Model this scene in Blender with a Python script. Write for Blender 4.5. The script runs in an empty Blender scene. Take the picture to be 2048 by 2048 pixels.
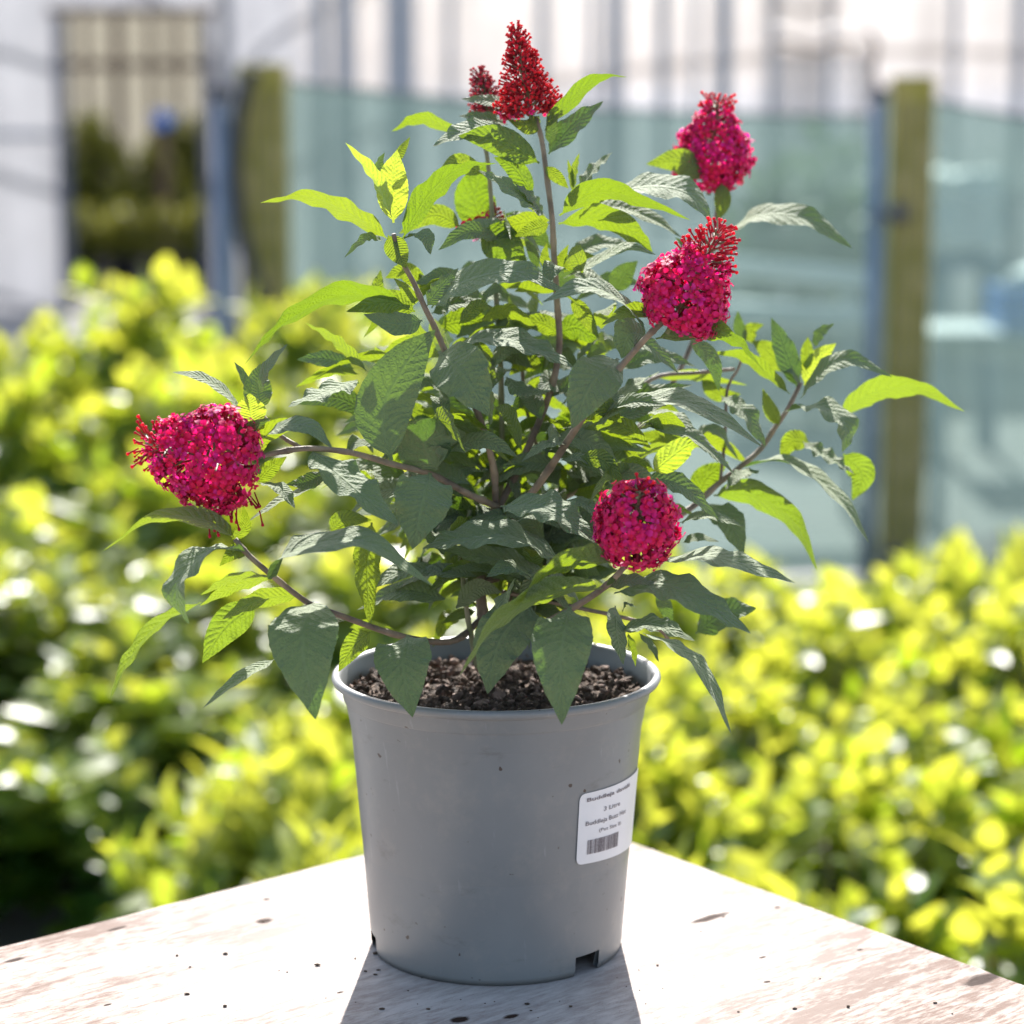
import bpy, bmesh, math, random
import numpy as np
from mathutils import Vector, Matrix, noise

R = math.radians
sc = bpy.context.scene
rng = random.Random(7)

# ------------------------------------------------------------------ camera
PITCH = R(9.9); FP = 5000.0
TZ = 0.90                                   # bench top height
CAM = Vector((0.0, -1.50, TZ + 0.536))
FW = Vector((0, math.cos(PITCH), -math.sin(PITCH)))
UP = Vector((0, math.sin(PITCH), math.cos(PITCH)))
cd = bpy.data.cameras.new('camera'); cam = bpy.data.objects.new('camera', cd)
sc.collection.objects.link(cam); sc.camera = cam
cam.location = CAM; cam.rotation_euler = (math.pi/2 - PITCH, 0, 0)
cd.sensor_width = 36; cd.lens = FP/2048*36
cd.clip_start = 0.05; cd.clip_end = 600
cd.dof.use_dof = True; cd.dof.focus_distance = 1.45; cd.dof.aperture_fstop = 5.2
cd.dof.aperture_blades = 0

# ------------------------------------------------------------------ light
SUN_EL, SUN_AZ = 37.0, 1.0                  # azimuth from +Y towards +X
w = bpy.data.worlds.new('World'); sc.world = w; w.use_nodes = True
nt = w.node_tree; bg = nt.nodes['Background']
sky = nt.nodes.new('ShaderNodeTexSky'); sky.sky_type = 'NISHITA'; sky.sun_disc = False
sky.sun_elevation = R(SUN_EL); sky.sun_rotation = R(SUN_AZ); sky.dust_density = 1.8; sky.air_density = 1.0; sky.ozone_density = .6
nt.links.new(sky.outputs[0], bg.inputs[0]); bg.inputs[1].default_value = 0.10
sd = bpy.data.lights.new('sun', 'SUN'); sd.energy = 5.0; sd.angle = R(0.5); sd.color = (1, .97, .935)
so = bpy.data.objects.new('sun', sd); sc.collection.objects.link(so)
sdir = Vector((math.sin(R(SUN_AZ))*math.cos(R(SUN_EL)), math.cos(R(SUN_AZ))*math.cos(R(SUN_EL)), math.sin(R(SUN_EL))))
so.rotation_euler = sdir.to_track_quat('Z', 'Y').to_euler(); so.location = sdir*20
vs = sc.view_settings; vs.view_transform = 'Standard'; vs.look = 'None'; vs.gamma = 1; vs.exposure = 1.42
sc.cycles.use_denoising = True
sc.cycles.max_bounces = 10; sc.cycles.transparent_max_bounces = 16; sc.cycles.transmission_bounces = 6
sc.cycles.diffuse_bounces = 5
sc.cycles.sample_clamp_indirect = 6

# ------------------------------------------------------------------ helpers
def ray(px, py):
    return FW + Vector((1, 0, 0))*((px-1024)/FP) - UP*((py-1024)/FP)
def at(px, py, Y):
    d = ray(px, py); return CAM + d*((Y-CAM.y)/d.y)
def atz(px, py, z):
    d = ray(px, py); return CAM + d*((z-CAM.z)/d.z)
def ppm(p):                                   # pixels per metre at p
    return FP/((p-CAM).dot(FW))

def link(o, parent=None):
    sc.collection.objects.link(o)
    if parent: o.parent = parent
    return o
def mesh_obj(name, verts, faces, mats, parent=None, smooth=True, mi=None, loc=None):
    me = bpy.data.meshes.new(name); me.from_pydata([tuple(v) for v in verts], [], faces)
    for m in (mats if isinstance(mats, (list, tuple)) else [mats]): me.materials.append(m)
    if mi is not None: me.polygons.foreach_set('material_index', mi)
    if smooth: me.polygons.foreach_set('use_smooth', [True]*len(me.polygons))
    me.update()
    o = bpy.data.objects.new(name, me); link(o, parent)
    if loc: o.location = loc
    return o
def tag(o, label=None, cat=None, group=None, kind=None):
    if label: o['label'] = label
    if cat: o['category'] = cat
    if group: o['group'] = group
    if kind: o['kind'] = kind
    return o
def empty(name, loc, label, cat, group=None):
    o = bpy.data.objects.new(name, None); o.empty_display_size = .05; link(o); o.location = loc
    return tag(o, label, cat, group)
def copy_tree(o, parent=None):
    c = o.copy(); link(c, parent)
    for ch in list(o.children): copy_tree(ch, c)
    return c

class MB:
    def __init__(s): s.v = []; s.f = []; s.m = []
    def add(s, v, f, m=0):
        b = len(s.v); s.v += [Vector(x) for x in v]; s.f += [tuple(i+b for i in q) for q in f]; s.m += [m]*len(f)
    def box(s, c, d, m=0, bev=0.0):
        bm = bmesh.new(); bmesh.ops.create_cube(bm, size=1)
        for v in bm.verts: v.co = Vector((v.co.x*d[0], v.co.y*d[1], v.co.z*d[2]))
        if bev: bmesh.ops.bevel(bm, geom=bm.edges[:], offset=bev, segments=2, affect='EDGES')
        s.add([v.co + Vector(c) for v in bm.verts], [[v.index for v in f.verts] for f in bm.faces], m) if not bm.verts.index_update() else None
        bm.free()
    def tube(s, pts, rad, n=8, m=0, cap=True):
        pts = [Vector(p) for p in pts]
        if not isinstance(rad, (list, tuple)): rad = [rad]*len(pts)
        V = []; F = []; prev = None
        for i, p in enumerate(pts):
            t = (pts[min(i+1, len(pts)-1)] - pts[max(i-1, 0)]).normalized()
            if prev is None:
                a = Vector((0, 0, 1)) if abs(t.z) < .9 else Vector((1, 0, 0)); u = t.cross(a).normalized()
            else: u = (prev - t*prev.dot(t)).normalized()
            prev = u; q = t.cross(u)
            for k in range(n):
                an = 2*math.pi*k/n; V.append(p + (u*math.cos(an)+q*math.sin(an))*rad[i])
        for i in range(len(pts)-1):
            for k in range(n):
                F.append((i*n+k, i*n+(k+1) % n, (i+1)*n+(k+1) % n, (i+1)*n+k))
        if cap: F.append(tuple(range(n))[::-1]); F.append(tuple((len(pts)-1)*n+k for k in range(n)))
        s.add(V, F, m)
    def lathe(s, prof, n=48, m=0, c=(0, 0, 0)):
        V = []; F = []
        for r, z in prof:
            for k in range(n):
                a = 2*math.pi*k/n; V.append((c[0]+r*math.cos(a), c[1]+r*math.sin(a), c[2]+z))
        for i in range(len(prof)-1):
            for k in range(n): F.append((i*n+k, i*n+(k+1) % n, (i+1)*n+(k+1) % n, (i+1)*n+k))
        s.add(V, F, m)
    def build(s, name, mats, parent=None, smooth=True):
        return mesh_obj(name, s.v, s.f, mats, parent, smooth, s.m)

def catmull(P, n):
    P = [Vector(p) for p in P]
    if len(P) == 2: return [P[0].lerp(P[1], i/(n-1)) for i in range(n)]
    Q = [P[0]*2-P[1]] + P + [P[-1]*2-P[-2]]
    out = []; segs = len(P)-1
    for i in range(n):
        t = i/(n-1)*segs; k = min(int(t), segs-1); t -= k
        a, b, c, d = Q[k:k+4]
        out.append(0.5*((2*b)+(c-a)*t+(2*a-5*b+4*c-d)*t*t+(3*b-a-3*c+d)*t**3))
    return out

# ------------------------------------------------------------------ materials
def mat(name):
    m = bpy.data.materials.new(name); m.use_nodes = True; t = m.node_tree
    for n in list(t.nodes):
        if n.type != 'OUTPUT_MATERIAL': t.nodes.remove(n)
    return m, t, [n for n in t.nodes if n.type == 'OUTPUT_MATERIAL'][0]
class NT:
    def __init__(s, t): s.t = t
    def n(s, typ, ins=None, **kw):
        x = s.t.nodes.new('ShaderNode'+typ)
        for k, v in kw.items(): setattr(x, k, v)
        for k, v in (ins or {}).items():
            if hasattr(v, 'is_output') or isinstance(v, bpy.types.NodeSocket): s.t.links.new(v, x.inputs[k])
            else: x.inputs[k].default_value = v
        return x
    def math(s, op, a, b=0.0, clamp=False):
        return s.n('Math', {0: a, 1: b}, operation=op, use_clamp=clamp).outputs[0]
    def mix(s, f, a, b):
        x = s.t.nodes.new('ShaderNodeMix'); x.data_type = 'RGBA'
        for k, v in ((0, f), (6, a), (7, b)):
            if isinstance(v, bpy.types.NodeSocket): s.t.links.new(v, x.inputs[k])
            else: x.inputs[k].default_value = v if k == 0 else (*v, 1)
        return x.outputs[2]
    def ramp(s, f, stops):
        x = s.t.nodes.new('ShaderNodeValToRGB'); s.t.links.new(f, x.inputs[0])
        e = x.color_ramp.elements
        while len(e) > 1: e.remove(e[-1])
        e[0].position = stops[0][0]; e[0].color = (*stops[0][1], 1)
        for p, c in stops[1:]:
            q = e.new(p); q.color = (*c, 1)
        return x.outputs[0]
    def noise(s, vec, scale, detail=4, rough=.55):
        x = s.n('TexNoise', {'Scale': scale, 'Detail': detail, 'Roughness': rough})
        if vec is not None: s.t.links.new(vec, x.inputs['Vector'])
        return x.outputs[0]
def simple(name, col, rough=.6, var=.15, scale=8, metallic=0, bump=0.0, spec=.5, col2=None):
    m, t, out = mat(name); N = NT(t)
    tc = N.n('TexCoord').outputs['Object']
    f = N.noise(tc, scale, 5)
    f = N.n('MapRange', {0: f, 1: .3, 2: .7}).outputs[0]
    c2 = col2 or tuple(min(1, c*(1+var*1.5)) for c in col); c1 = tuple(c*(1-var) for c in col)
    p = N.n('BsdfPrincipled', {'Base Color': N.mix(f, c1, c2), 'Roughness': rough, 'Metallic': metallic, 'Specular IOR Level': spec})
    if bump: t.links.new(N.n('Bump', {'Strength': bump, 'Height': f, 'Distance': .01}).outputs[0], p.inputs['Normal'])
    t.links.new(p.outputs[0], out.inputs[0]); return m

def leaf_material(name, up1, up2, dn, tr1, tr2, tfac=.42, young=0.0):
    m, t, out = mat(name); N = NT(t)
    uv = N.n('UVMap').outputs[0]; sp = N.n('SeparateXYZ', {0: uv})
    u, v = sp.outputs[0], sp.outputs[1]           # v stored 0..1, 0.5 = midrib
    av = N.math('ABSOLUTE', N.math('SUBTRACT', N.math('MULTIPLY', v, 2.0), 1.0))
    rnd = N.n('ObjectInfo').outputs['Random']
    ob = N.n('TexCoord').outputs['Object']
    nz = N.noise(ob, 120, 3)
    s = N.math('SUBTRACT', N.math('MULTIPLY', u, N.math('ADD', 10.0, N.math('MULTIPLY', rnd, 6.0))), N.math('MULTIPLY', av, 2.0))
    s = N.math('ADD', s, N.math('MULTIPLY', nz, .5))
    fr = N.math('FRACT', s)
    d = N.math('MINIMUM', fr, N.math('SUBTRACT', 1.0, fr))       # 0 at vein, .5 between
    quilt = N.math('POWER', N.math('MULTIPLY', d, 2.0), .5)
    vor = N.n('TexVoronoi', {'Vector': ob, 'Scale': 420.0}, feature='DISTANCE_TO_EDGE').outputs[0]
    vor = N.math('MINIMUM', N.math('MULTIPLY', vor, 3.0), 1.0)
    mid = N.math('MINIMUM', N.math('MULTIPLY', av, 9.0), 1.0)
    h = N.math('ADD', N.math('MULTIPLY', quilt, .65), N.math('MULTIPLY', vor, .35))
    h = N.math('MULTIPLY', h, mid)
    bump = N.n('Bump', {'Strength': .75, 'Distance': .0013, 'Height': h}).outputs[0]
    big = N.noise(ob, 28, 3)
    cu = N.mix(big, up1, up2)
    vein = N.n('MapRange', {0: h, 1: .12, 2: .45, 3: .35, 4: 0.0}).outputs[0]
    cu = N.mix(vein, cu, tuple(c*2.0 for c in up2))
    cu = N.n('HueSaturation', {'Value': N.math('ADD', .8, N.math('MULTIPLY', rnd, .45)), 'Color': cu}).outputs[0]
    pu = N.n('BsdfPrincipled', {'Base Color': cu, 'Roughness': .55, 'Specular IOR Level': .85, 'Normal': bump,
             'Sheen Weight': .12, 'Sheen Roughness': .3})
    cdn = N.mix(vein, dn, tuple(min(1, c*1.25) for c in dn))
    pd = N.n('BsdfPrincipled', {'Base Color': cdn, 'Roughness': .75, 'Specular IOR Level': .25, 'Normal': bump, 'Sheen Weight': .2})
    back = N.n('NewGeometry').outputs['Backfacing']
    mx = N.n('MixShader', {0: back}); t.links.new(pu.outputs[0], mx.inputs[1]); t.links.new(pd.outputs[0], mx.inputs[2])
    tc_ = N.mix(rnd, tr1, tr2)
    tc_ = N.mix(N.math('MULTIPLY', vein, .6), tc_, tuple(c*.6 for c in tr1))
    tr = N.n('BsdfTranslucent', {'Color': tc_, 'Normal': bump})
    m2 = N.n('MixShader', {0: tfac}); t.links.new(mx.outputs[0], m2.inputs[1]); t.links.new(tr.outputs[0], m2.inputs[2])
    t.links.new(m2.outputs[0], out.inputs[0]); return m
M = {}
M['leaf'] = leaf_material('buddleia_leaf', (.017, .056, .019), (.036, .092, .025), (.18, .22, .11), (.10, .22, .007), (.16, .28, .01), .22)  # transmission lowered: shade from overlapping leaves is put into the colour
M['thin'] = leaf_material('buddleia_backlit_leaf', (.028, .065, .03), (.048, .095, .04), (.21, .25, .12), (.20, .32, .006), (.30, .39, .010), .40)  # same leaf seen lit from behind, backlight put into its brighter transmission colour
M['young'] = leaf_material('buddleia_young_leaf', (.07, .14, .06), (.11, .20, .08), (.34, .42, .20), (.46, .60, .02), (.54, .63, .04), .42)

# flower materials: colour from a mesh attribute (petals really differ in colour)
def flower_material():
    m, t, out = mat('floret_petal'); N = NT(t)
    a = N.n('Attribute', attribute_name='col').outputs['Color']
    p = N.n('BsdfPrincipled', {'Base Color': a, 'Roughness': .6, 'Specular IOR Level': .35, 'Sheen Weight': .2})
    tr = N.n('BsdfTranslucent', {'Color': a})
    mx = N.n('MixShader', {0: .5}); t.links.new(p.outputs[0], mx.inputs[1]); t.links.new(tr.outputs[0], mx.inputs[2])
    t.links.new(mx.outputs[0], out.inputs[0]); return m
M['flower'] = flower_material()
M['stem'] = simple('woody_stem', (.15, .11, .085), .7, .3, 60, bump=.3, col2=(.33, .25, .17))
M['greenstem'] = simple('green_stem', (.16, .20, .07), .6, .3, 60, col2=(.30, .26, .16))

def pot_material():
    m, t, out = mat('grey_pot_plastic'); N = NT(t)
    ob = N.n('TexCoord').outputs['Object']
    f = N.noise(ob, 14, 5); f = N.n('MapRange', {0: f, 1: .35, 2: .7}).outputs[0]
    c = N.mix(f, (.196, .202, .203), (.222, .227, .227))
    sp = N.noise(ob, 150, 2, .4); sp = N.n('MapRange', {0: sp, 1: .735, 2: .76}).outputs[0]
    c = N.mix(sp, c, (.07, .05, .04))
    du = N.noise(ob, 40, 8, .75); du = N.n('MapRange', {0: du, 1: .52, 2: .8, 3: 0., 4: .55}).outputs[0]
    c = N.mix(du, c, (.30, .28, .25))
    d2 = N.n('MapRange', {0: N.noise(N.n('Mapping', {'Vector': ob, 'Scale': (1, 1, 2.5)}).outputs[0], 22, 8, .7), 1: .60, 2: .74, 3: 0., 4: .45}).outputs[0]
    c = N.mix(d2, c, (.085, .075, .065))
    scr = N.n('MapRange', {0: N.noise(N.n('Mapping', {'Vector': ob, 'Scale': (60, 60, 5), 'Rotation': (0, .15, 0)}).outputs[0], 4, 4, .6), 1: .66, 2: .72, 3: 0., 4: .4}).outputs[0]
    c = N.mix(scr, c, (.30, .31, .31))
    r = N.n('MapRange', {0: f, 3: .34, 4: .46}).outputs[0]
    b = N.n('Bump', {'Strength': .08, 'Distance': .002, 'Height': N.noise(ob, 60, 3)}).outputs[0]
    p = N.n('BsdfPrincipled', {'Base Color': c, 'Roughness': r, 'Specular IOR Level': .5, 'Normal': b})
    t.links.new(p.outputs[0], out.inputs[0]); return m
M['pot'] = pot_material()
M['label'] = simple('label_paper', (.76, .74, .74), .5, .03, 30)
M['ink'] = simple('label_ink', (.16, .13, .14), .6, .2, 200)
M['soil'] = simple('potting_soil', (.060, .038, .024), .9, .4, 160, bump=.8, col2=(.19, .12, .075))
M['chip'] = simple('bark_chip', (.20, .11, .07), .8, .5, 90, bump=.4, col2=(.34, .22, .16))

GLARE = (.0, .03)  # bench glare painted into the wood colour, paler round this point
def wood_material(d1, knots):
    m, t, out = mat('weathered_bench_wood'); N = NT(t)
    ob = N.n('TexCoord').outputs['Object']
    mp = N.n('Mapping', {'Vector': ob, 'Rotation': (0, 0, -math.atan2(d1.y, d1.x))}).outputs[0]
    g = N.n('Mapping', {'Vector': mp, 'Scale': (13, 75, 1)}).outputs[0]
    g2 = N.n('Mapping', {'Vector': mp, 'Scale': (60, 240, 1)}).outputs[0]
    g3 = N.n('Mapping', {'Vector': mp, 'Scale': (5, 14, 1)}).outputs[0]
    n1 = N.noise(g, 1, 6, .65); n2 = N.noise(g2, 1, 5, .7); n3 = N.noise(g3, 1, 5, .6)
    fine = N.noise(ob, 900, 2, .6)
    s = N.math('ADD', N.math('MULTIPLY', n1, .5), N.math('MULTIPLY', n2, .5))
    a = N.n('MapRange', {0: N.math('MULTIPLY', s, N.math('ADD', .55, n3)), 1: .41, 2: .63}).outputs[0]
    c = N.mix(N.math('MULTIPLY', a, .85), (.50, .435, .385), (.13, .078, .056))
    b = N.n('MapRange', {0: N.math('MULTIPLY', n2, fine), 1: .29, 2: .37}).outputs[0]
    c = N.mix(N.math('MULTIPLY', b, .55), c, (.23, .13, .10))
    dc = N.n('VectorMath', {0: ob, 1: (GLARE[0], GLARE[1], TZ)}, operation='DISTANCE').outputs['Value']
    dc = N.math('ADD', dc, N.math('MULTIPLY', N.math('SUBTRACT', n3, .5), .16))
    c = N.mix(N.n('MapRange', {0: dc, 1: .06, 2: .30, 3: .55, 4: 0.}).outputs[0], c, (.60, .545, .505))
    sep = N.n('SeparateXYZ', {0: mp}); x, y = sep.outputs[0], sep.outputs[1]
    ca, sa = math.cos(-math.atan2(d1.y, d1.x)), math.sin(-math.atan2(d1.y, d1.x))
    hole = None
    for (kx, ky, rx, ry) in knots:
        rx_, ry_ = ca*kx-sa*ky, sa*kx+ca*ky
        dx = N.math('DIVIDE', N.math('SUBTRACT', x, rx_), rx); dy = N.math('DIVIDE', N.math('SUBTRACT', y, ry_), ry)
        d = N.math('SQRT', N.math('ADD', N.math('MULTIPLY', dx, dx), N.math('MULTIPLY', dy, dy)))
        d = N.math('ADD', d, N.math('MULTIPLY', N.math('SUBTRACT', n2, .5), 1.6))
        k = N.n('MapRange', {0: d, 1: .75, 2: 1.15, 3: 1., 4: 0.}).outputs[0]
        hole = k if hole is None else N.math('MAXIMUM', hole, k)
    c = N.mix(hole, c, (.035, .018, .012))
    h = N.math('SUBTRACT', N.math('SUBTRACT', N.math('MULTIPLY', N.math('SUBTRACT', 1.0, a), .5), N.math('MULTIPLY', b, .3)), hole)
    bp = N.n('Bump', {'Strength': .5, 'Distance': .0012, 'Height': h}).outputs[0]
    p = N.n('BsdfPrincipled', {'Base Color': c, 'Roughness': .8, 'Specular IOR Level': .12, 'Normal': bp})
    t.links.new(p.outputs[0], out.inputs[0]); return m
# ------------------------------------------------------------------ the setting
def ground_mat():
    m, t, out = mat('nursery_ground'); N = NT(t)
    ob = N.n('TexCoord').outputs['Object']
    f = N.noise(ob, 1.2, 6); g = N.noise(ob, 35, 4, .7)
    c = N.mix(f, (.30, .275, .255), (.44, .42, .40)); c = N.mix(N.math('MULTIPLY', g, .5), c, (.17, .15, .13))
    b = N.n('Bump', {'Strength': .5, 'Distance': .02, 'Height': g}).outputs[0]
    p = N.n('BsdfPrincipled', {'Base Color': c, 'Roughness': .85, 'Normal': b}); t.links.new(p.outputs[0], out.inputs[0]); return m
g = mesh_obj('ground', [(-150, -100, 0), (150, -100, 0), (150, 250, 0), (-150, 250, 0)], [(0, 1, 2, 3)], ground_mat(), smooth=False)
tag(g, kind='structure')

# ------------------------------------------------------------------ bench
c0 = atz(1083, 1619, TZ); e1 = atz(0, 1895, TZ) - c0; e2 = atz(2048, 1970, TZ) - c0
e1.normalize(); e2.normalize()
knots = []
for (px, py, rx, ry) in ((1420, 1836, .0125, .0032), (1447, 1834, .0015, .001), (1965, 1959, .012, .0048), (533, 1799, .0017, .0017), (528, 1842, .0048, .0028), (232, 1858, .006, .0015),
                         (1525, 1915, .0024, .001), (1720, 1900, .002, .001), (1534, 1964, .0018, .0011), (919, 2039, .005, .003), (1021, 2033, .0042, .002),
                         (30, 1920, .006, .002), (1555, 1815, .0015, .0015), (680, 1985, .002, .001), (215, 2010, .002, .001)):
    q = atz(px, py, TZ); knots.append((q.x, q.y, rx*1.3, ry*1.35))
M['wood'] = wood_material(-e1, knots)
L1, L2, TH = 1.25, 0.95, .022
bench = empty('wooden_bench', (c0.x, c0.y, 0), 'pale weathered wooden bench top seen corner-on under the grey flower pot', 'bench')
def prism(poly, z0, z1, bev=0):
    bm = bmesh.new(); vs_ = [bm.verts.new((p[0], p[1], z0)) for p in poly]; f = bm.faces.new(vs_)
    r = bmesh.ops.extrude_face_region(bm, geom=[f])
    for v in r['geom']:
        if isinstance(v, bmesh.types.BMVert): v.co.z = z1
    bmesh.ops.recalc_face_normals(bm, faces=bm.faces[:])
    if bev: bmesh.ops.bevel(bm, geom=bm.edges[:], offset=bev, segments=2, affect='EDGES')
    bm.verts.index_update(); V = [v.co.copy() for v in bm.verts]; F = [[v.index for v in f.verts] for f in bm.faces]; bm.free()
    return V, F
# the far edge is slightly splintered
rr = random.Random(3)
def edge(a, b, n, amp):
    d = (b-a); nrm = Vector((-d.y, d.x, 0)).normalized()
    return [a + d*(i/n) + nrm*(rr.uniform(-amp, amp) if 0 < i < n else 0) for i in range(n)]
cA = c0.copy(); cB = c0+e1*L1; cC = c0+e1*L1+e2*L2; cD = c0+e2*L2
poly = edge(cA, cB, 60, .0006) + edge(cB, cC, 4, 0) + edge(cC, cD, 4, 0) + edge(cD, cA, 60, .0006)
V, F = prism(poly, TZ-TH, TZ)
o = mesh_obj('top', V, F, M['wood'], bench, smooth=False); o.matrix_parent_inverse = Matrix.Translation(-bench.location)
bw = simple('bench_frame_wood', (.30, .22, .16), .75, .25, 12, bump=.3)
def inner(s, t): return c0 + e1*s + e2*t
mb = MB()
for (a, b) in (((.05, .05), (L1-.05, .05)), ((L1-.05, .05), (L1-.05, L2-.05)), ((L1-.05, L2-.05), (.05, L2-.05)), ((.05, L2-.05), (.05, .05))):
    p, q = inner(*a), inner(*b); d = (q-p).normalized(); n_ = Vector((-d.y, d.x, 0))*.011
    V, F = prism([p+d*.036-n_, q-d*.036-n_, q-d*.036+n_, p+d*.036+n_], TZ-TH-.09, TZ-TH-.001); mb.add(V, F)
o = mb.build('apron', bw, bench, False); o.matrix_parent_inverse = Matrix.Translation(-bench.location)
for a in ((.05, .05), (L1-.05, .05), (L1-.05, L2-.05), (.05, L2-.05)):
    p = inner(*a); x, y = e1*.034, e2*.034
    V, F = prism([p-x-y, p+x-y, p+x+y, p-x+y], 0, TZ-TH-.0005, .003)
    o = mesh_obj('leg', V, F, bw, bench, False); o.matrix_parent_inverse = Matrix.Translation(-bench.location)

# crumbs of compost spilt on the bench
rc_ = random.Random(21); mb = MB()
for k in range(64):
    if k % 3 == 0: px, py = rc_.uniform(60, 2000), rc_.uniform(1700, 2040)
    else: px, py = rc_.gauss(1000, 260), rc_.gauss(1975, 35)
    p = atz(px, py, TZ); v_ = p-c0; d_ = e1.cross(e2).z
    s_, t_ = v_.cross(e2).z/d_, e1.cross(v_).z/d_
    if s_ < .01 or t_ < .01 or math.hypot(p.x, p.y) < .082 or p.y < -.5: continue
    r_ = .0004+.0012*rc_.random()**2.5; bm = bmesh.new(); bmesh.ops.create_icosphere(bm, subdivisions=1, radius=r_)
    q_ = (rc_.uniform(.8, 1.8), rc_.uniform(.6, 1.2), .6)
    for v in bm.verts: v.co = Vector((v.co.x*q_[0], v.co.y*q_[1], v.co.z*q_[2]))*rc_.uniform(.8, 1.2) + Vector((p.x, p.y, TZ+r_*.5))
    bm.verts.index_update(); mb.add([v.co for v in bm.verts], [[v.index for v in f.verts] for f in bm.faces]); bm.free()
o = mb.build('spilt_compost', M['soil'], None, False); tag(o, 'tiny dark crumbs of compost scattered on the bench top', 'compost', kind='stuff')

# ------------------------------------------------------------------ polytunnels
def film_mat(name, tcol=(.86, .86, .88), tf=.17):
    m, t, out = mat(name); N = NT(t)
    ob = N.n('TexCoord').outputs['Object']
    g_ = N.n('Mapping', {'Vector': ob, 'Scale': (4.5, 4.5, .25)}).outputs[0]
    f = N.noise(g_, 1, 4, .6); f = N.n('MapRange', {0: f, 1: .35, 2: .7}).outputs[0]
    c = N.mix(f, tuple(x*.72 for x in tcol), tcol)
    d = N.n('BsdfPrincipled', {'Base Color': c, 'Roughness': .35, 'Specular IOR Level': .4})
    tr = N.n('BsdfTranslucent', {'Color': c}); tp = N.n('BsdfTransparent', {'Color': c})
    a = N.n('MixShader', {0: .62}); t.links.new(d.outputs[0], a.inputs[1]); t.links.new(tr.outputs[0], a.inputs[2])
    b = N.n('MixShader', {0: tf}); t.links.new(a.outputs[0], b.inputs[1]); t.links.new(tp.outputs[0], b.inputs[2])
    t.links.new(b.outputs[0], out.inputs[0]); return m
M['film'] = film_mat('polythene_film', (.52, .525, .56)); M['roof'] = film_mat('polythene_roof_film', (.95, .95, .95), .68)
M['galv'] = simple('galvanised_steel', (.20, .25, .33), .42, .2, 10, metallic=.25)
M['darkframe'] = simple('grey_painted_frame', (.10, .10, .125), .6, .25, 10)
M['timber'] = simple('green_stained_timber', (.40, .35, .035), .85, .3, 14, bump=.6, col2=(.50, .39, .14))
M['lintel'] = simple('brown_timber_rail', (.17, .115, .08), .8, .3, 8)
def tunnel(name, x0, x1, y0, y1, door, label, hoops=True):
    H, WH = 3.3, 2.1; xc = (x0+x1)/2; hw = (x1-x0)/2
    root = empty(name, (xc, y0, 0), label, 'polytunnel')
    def arch(n=16): return [(xc-hw*math.cos(math.pi*i/n), WH + (H-WH)*math.sin(math.pi*i/n)) for i in range(n+1)]
    inv = Matrix.Translation(-root.location)
    mb = MB()
    # front wall film, with the doorway left open
    xs = [x0, x1] if not door else [x0, door[0], door[1], x1]
    def wall(xa, xb, za):
        n = 12; V = []; F = []
        for i in range(n+1):
            x = xa+(xb-xa)*i/n; th = math.acos(max(-1, min(1, (xc-x)/hw))); zt = WH+(H-WH)*math.sin(th)
            V += [(x, y0, za), (x, y0, zt)]
        for i in range(n): F.append((2*i, 2*i+2, 2*i+3, 2*i+1))
        mb.add(V, F)
    if door: wall(x0, door[0], 0); wall(door[0], door[1], door[2]); wall(door[1], x1, 0)
    else: wall(x0, x1, 0)
    o = mb.build('front_wall', M['film'], root, False); o.matrix_parent_inverse = inv
    if door:
        mb = MB(); wall(x0, x1, 0)
        for v in mb.v: v.y = y1
        o = mb.build('back_wall', film_mat('aged_back_film', (.20, .19, .155), .02), root, False); o.matrix_parent_inverse = inv
    mb = MB(); A = [(x0, 0)] + arch() + [(x1, 0)]
    V = []; F = []
    for (x, z) in A: V += [(x, y0, z), (x, y1, z)]
    for i in range(len(A)-1): F.append((2*i, 2*i+1, 2*i+3, 2*i+2))
    mb.add(V, F); o = mb.build('roof_film', M['roof'], root, True); o.matrix_parent_inverse = inv
    nh = 6
    for k in range(nh):
        y = y0 + .03 + (y1-y0-.06)*k/(nh-1); mb = MB()
        mb.tube([(x, y, z) for x, z in [(x0+.03, 0)] + [(xc+(x-xc)*(hw-.03)/hw, z-.03) for x, z in arch()] + [(x1-.03, 0)]], .025, 8)
        o = mb.build('hoop', M['galv'], root); o.matrix_parent_inverse = inv
    return root, inv
YT = 14.0
dxa, dxb = at(121, 0, YT).x, at(408, 0, YT).x
zl = at(0, 30, YT).z
split = at(462, 0, YT).x
t1, inv1 = tunnel('polytunnel', -7.5, split-.02, YT, 19, (dxa, dxb, zl), 'white polytunnel with an open doorway, at the top left behind the shrubs')
mb = MB(); mb.box((dxa, YT-.04, zl/2), (.075, .06, zl), 0, .005); o = mb.build('door_post', M['darkframe'], t1, False); o.matrix_parent_inverse = inv1
mb = MB(); mb.box((dxb, YT-.04, zl/2), (.06, .06, zl), 0, .005); o = mb.build('door_post', M['darkframe'], t1, False); o.matrix_parent_inverse = inv1
mb = MB(); mb.box(((dxa+dxb)/2, YT-.04, zl+.025), (dxb-dxa+.14, .06, .05), 0, .005); o = mb.build('lintel', M['lintel'], t1, False); o.matrix_parent_inverse = inv1
mb = MB(); q = at(50, 270, YT); mb.box(((-7.4+dxa)/2, YT-.03, q.z), (dxa+7.3, .03, .05), 0); o = mb.build('rail', simple('pale_rail', (.45, .42, .42), .6), t1, False); o.matrix_parent_inverse = inv1
for k, (px, w_) in enumerate(((165, .05), (232, .07), (300, .05), (352, .06))):
    x = at(px, 0, 18.6).x; mb = MB(); mb.box((x, 18.6, 1.1), (w_, .05, 2.2), 0, .004); o = mb.build('inner_post', M['lintel'], t1, False); o.matrix_parent_inverse = inv1
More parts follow.
